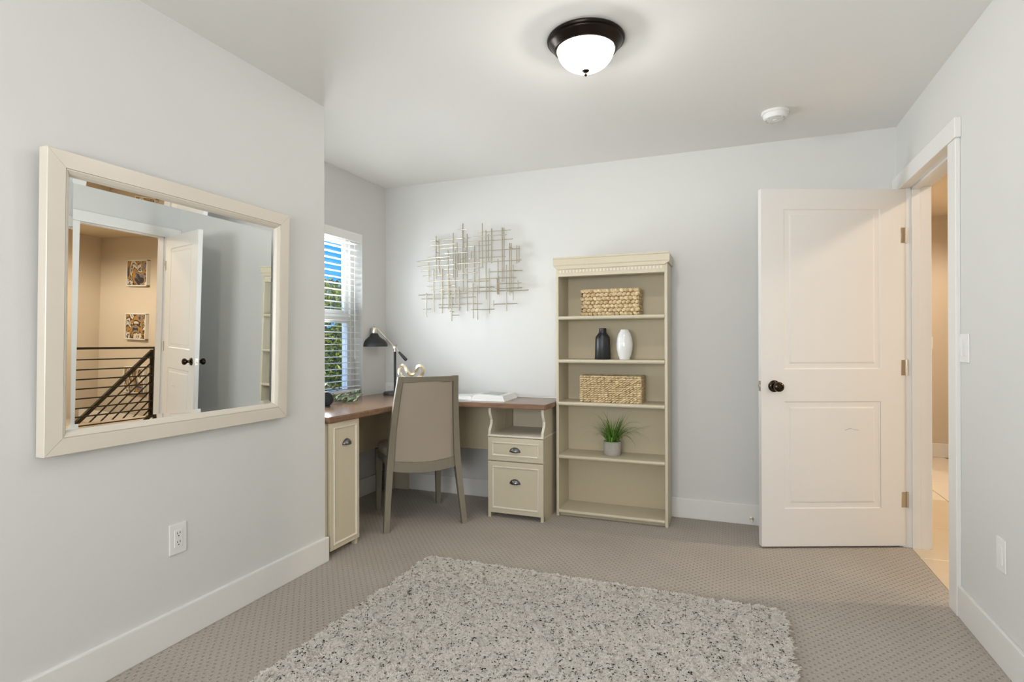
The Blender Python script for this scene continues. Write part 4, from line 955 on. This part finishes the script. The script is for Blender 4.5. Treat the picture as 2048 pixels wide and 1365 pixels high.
# ================================================================== SHAG RUG
rug = thing('shag_rug', 'thick white shag rug flecked with black in the middle of the carpet', 'rug', (-.65, 1.45, 0))
rx0, rx1, ry0, ry1 = -1.505, .205, .20, 2.640
obj('backing', B().box(rx0+.01, rx1-.01, ry0+.01, ry1-.01, .001, .0145), M['page'], rug)
def pile():
    rs = np.random.RandomState(3)
    n1 = 300000; n2 = 30000; nfk = 9500
    X = np.concatenate([rs.uniform(rx0, rx1, n1), rs.uniform(rx0, rx1, n2)]); Y = np.concatenate([rs.uniform(1.22, ry1, n1), rs.uniform(ry0, 1.22, n2)])
    big = np.concatenate([np.ones(n1), np.full(n2, 2.0)])
    FX = rs.uniform(rx0, rx1, nfk); FY = rs.uniform(ry0, ry1, nfk)            # dark flecks lying in the surface, loosely grouped
    gm = rs.uniform(0, 1, nfk) < .35; FX[gm] = FX[np.roll(np.arange(nfk), 1)][gm] + rs.normal(0, .006, gm.sum()); FY[gm] = FY[np.roll(np.arange(nfk), 1)][gm] + rs.normal(0, .006, gm.sum())
    X = np.concatenate([X, FX]); Y = np.concatenate([Y, FY]); big = np.concatenate([big, np.ones(nfk)]); dark = np.concatenate([np.zeros(n1+n2, bool), np.ones(nfk, bool)])
    ex = np.minimum(X-rx0, rx1-X); ey = np.minimum(Y-ry0, ry1-Y)
    cor = (ex < .05) & (ey < .05) & (((.05-ex)**2 + (.05-ey)**2) > .05**2)
    wob = .006*np.sin(Y*37)+.004*np.sin(Y*91+1); keep = (ex > .006+wob*.8) & (ey > .006+.005*np.sin(X*41)) & ~cor
    X, Y, big, dark = X[keep], Y[keep], big[keep], dark[keep]; n = len(X)
    gi = (np.floor(X/.009).astype(int)*7349 + np.floor(Y/.009).astype(int)*9151) % 100003
    tabA = rs.uniform(0, 2*np.pi, 100003); tabL = rs.uniform(.45, 1.0, 100003)
    A = tabA[gi] + rs.normal(0, .6, n); Ln = tabL[gi]*.019*rs.uniform(.7, 1.3, n)
    Hh_ = rs.uniform(.021, .0255, n); W = rs.uniform(.0017, .0027, n)*big
    Ln[dark] = rs.uniform(.007, .013, dark.sum()); W[dark] = rs.uniform(.0016, .0026, dark.sum()); A[dark] = rs.uniform(0, 2*np.pi, dark.sum())
    ca, sa = np.cos(A), np.sin(A)
    B0 = np.stack([X, Y, np.where(dark, .0245, .006)], 1); side = np.stack([-sa, ca, np.zeros(n)], 1)*W[:, None]
    z1 = np.where(dark, .0022, Hh_*.72); z2 = np.where(dark, .0003, Hh_*.86)
    M1 = B0 + np.stack([ca*Ln*np.where(dark, .5, .22), sa*Ln*np.where(dark, .5, .22), z1], 1); T1 = B0 + np.stack([ca*Ln, sa*Ln, z2], 1)
    verts = np.stack([B0-side*np.where(dark, .5, 1)[:, None], B0+side*np.where(dark, .5, 1)[:, None], M1-side*1.15, M1+side*1.15, T1-side*.6, T1+side*.6], 1).reshape(-1, 3)
    base = (np.arange(n)*6)[:, None]
    f1 = base + np.array([0, 1, 3, 2]); f2 = base + np.array([2, 3, 5, 4]); faces = np.stack([f1, f2], 1).reshape(-1)
    me = bpy.data.meshes.new('pile'); me.vertices.add(len(verts)); me.vertices.foreach_set('co', verts.ravel().astype(np.float32))
    nf = n*2; me.loops.add(nf*4); me.loops.foreach_set('vertex_index', faces.astype(np.int32)); me.polygons.add(nf)
    me.polygons.foreach_set('loop_start', (np.arange(nf)*4).astype(np.int32)); me.polygons.foreach_set('loop_total', np.full(nf, 4, np.int32))
    me.polygons.foreach_set('use_smooth', np.ones(nf, bool))
    v = rs.uniform(.90, 1.02, n); col = np.stack([.98*v, .955*v, .915*v, np.ones(n)], 1); col[dark] = np.array([.035, .033, .03, 1])
    Z = verts.reshape(n, 6, 3)[:, :, 2]
    me.update(); at = me.color_attributes.new('col', 'FLOAT_COLOR', 'POINT'); at.data.foreach_set('color', np.repeat(col, 6, 0).ravel().astype(np.float32))
    verts[:, 0] -= rug.location.x; verts[:, 1] -= rug.location.y; me.vertices.foreach_set('co', verts.ravel().astype(np.float32))
    me.materials.append(M['yarn']); me.validate(); me.update()
    o = bpy.data.objects.new('pile', me); C.objects.link(o); o.parent = rug; o['kind'] = 'stuff'
pile()

# ================================================================== OUTDOORS
struct('ground', B().box(-30, 12, -12, 30, -3.3, -3.2), M['ground'])
def leaf_cloud(seed, n, blobs):
    rs = np.random.RandomState(seed); P = []
    wts = np.array([b_[3]*b_[4]*b_[5] for b_ in blobs])**.67; wts /= wts.sum()
    for b_, k in zip(blobs, (wts*n).astype(int)):
        d = rs.normal(size=(k, 3)); d /= np.linalg.norm(d, axis=1)[:, None]; r = rs.uniform(.55, 1.0, k)[:, None]**.6
        P.append(np.array(b_[:3]) + d*r*np.array(b_[3:6]))
    P = np.concatenate(P); n = len(P)
    a = rs.normal(size=(n, 3)); a /= np.linalg.norm(a, axis=1)[:, None]; b = np.cross(a, rs.normal(size=(n, 3))); b /= np.linalg.norm(b, axis=1)[:, None]
    s_ = rs.uniform(.030, .060, n)[:, None]
    verts = np.stack([P-a*s_, P-b*s_*.45, P+a*s_, P+b*s_*.45], 1).reshape(-1, 3)
    me = bpy.data.meshes.new('foliage'); me.from_pydata(verts.tolist(), [], (np.arange(n*4).reshape(-1, 4)).tolist())
    v = rs.uniform(0, 1, n)[:, None]; c0, c1 = np.array([.10, .13, .03]), np.array([.42, .46, .07]); col = np.concatenate([c0+(c1-c0)*v**1.5, np.ones((n, 1))], 1)
    at = me.color_attributes.new('col', 'FLOAT_COLOR', 'POINT'); at.data.foreach_set('color', np.repeat(col, 4, 0).ravel().astype(np.float32))
    me.materials.append(M['leafout']); return me
blobs = [(0, 0, 4.1, 1.1, 1.1, .95), (-.6, .5, 3.4, 1.0, 1.0, 1.0), (.7, -.3, 3.3, 1.0, 1.0, 1.0), (.1, -.8, 2.6, 1.1, .9, 1.0), (.2, .7, 4.6, .7, .6, .55), (-.2, 0, 2.0, 1.2, 1.2, .9)]
fme = leaf_cloud(4, 30000, blobs)
tr_spots = [(-6.9, 7.9, -3.2, .3, 1.0, 'bushy green tree outside the window, nearest to the window corner'), (-4.6, 10.6, -3.4, 1.7, 1.02, 'bushy green tree outside the window, rightmost of the three'), (-9.9, 5.6, -3.0, 2.9, 1.05, 'bushy green tree outside the window, leftmost of the three')]
for x, y, z, a, s_, lab in tr_spots:
    t = thing('tree', lab, 'tree', (x, y, z), a, group='trees outside the window')
    b = B().tube([(0, 0, 0), (.05, .02, 1.4), (-.03, .05, 2.6), (.05, 0, 4.2)], [.14, .11, .08, .03], 9)
    for d in ((-.6, .5, 3.4), (.7, -.3, 3.3), (.1, -.8, 2.6)): b.tube([(.02, .02, 1.6), tuple(Vector(d)*.9)], [.05, .02], 7)
    obj('trunk', b, M['barkm'], t, world=False, smooth=True)
    f = inst('foliage', fme, t, (0, 0, 0), (0, 0, 0), (s_, s_, 1.08*s_)); f['kind'] = 'stuff'
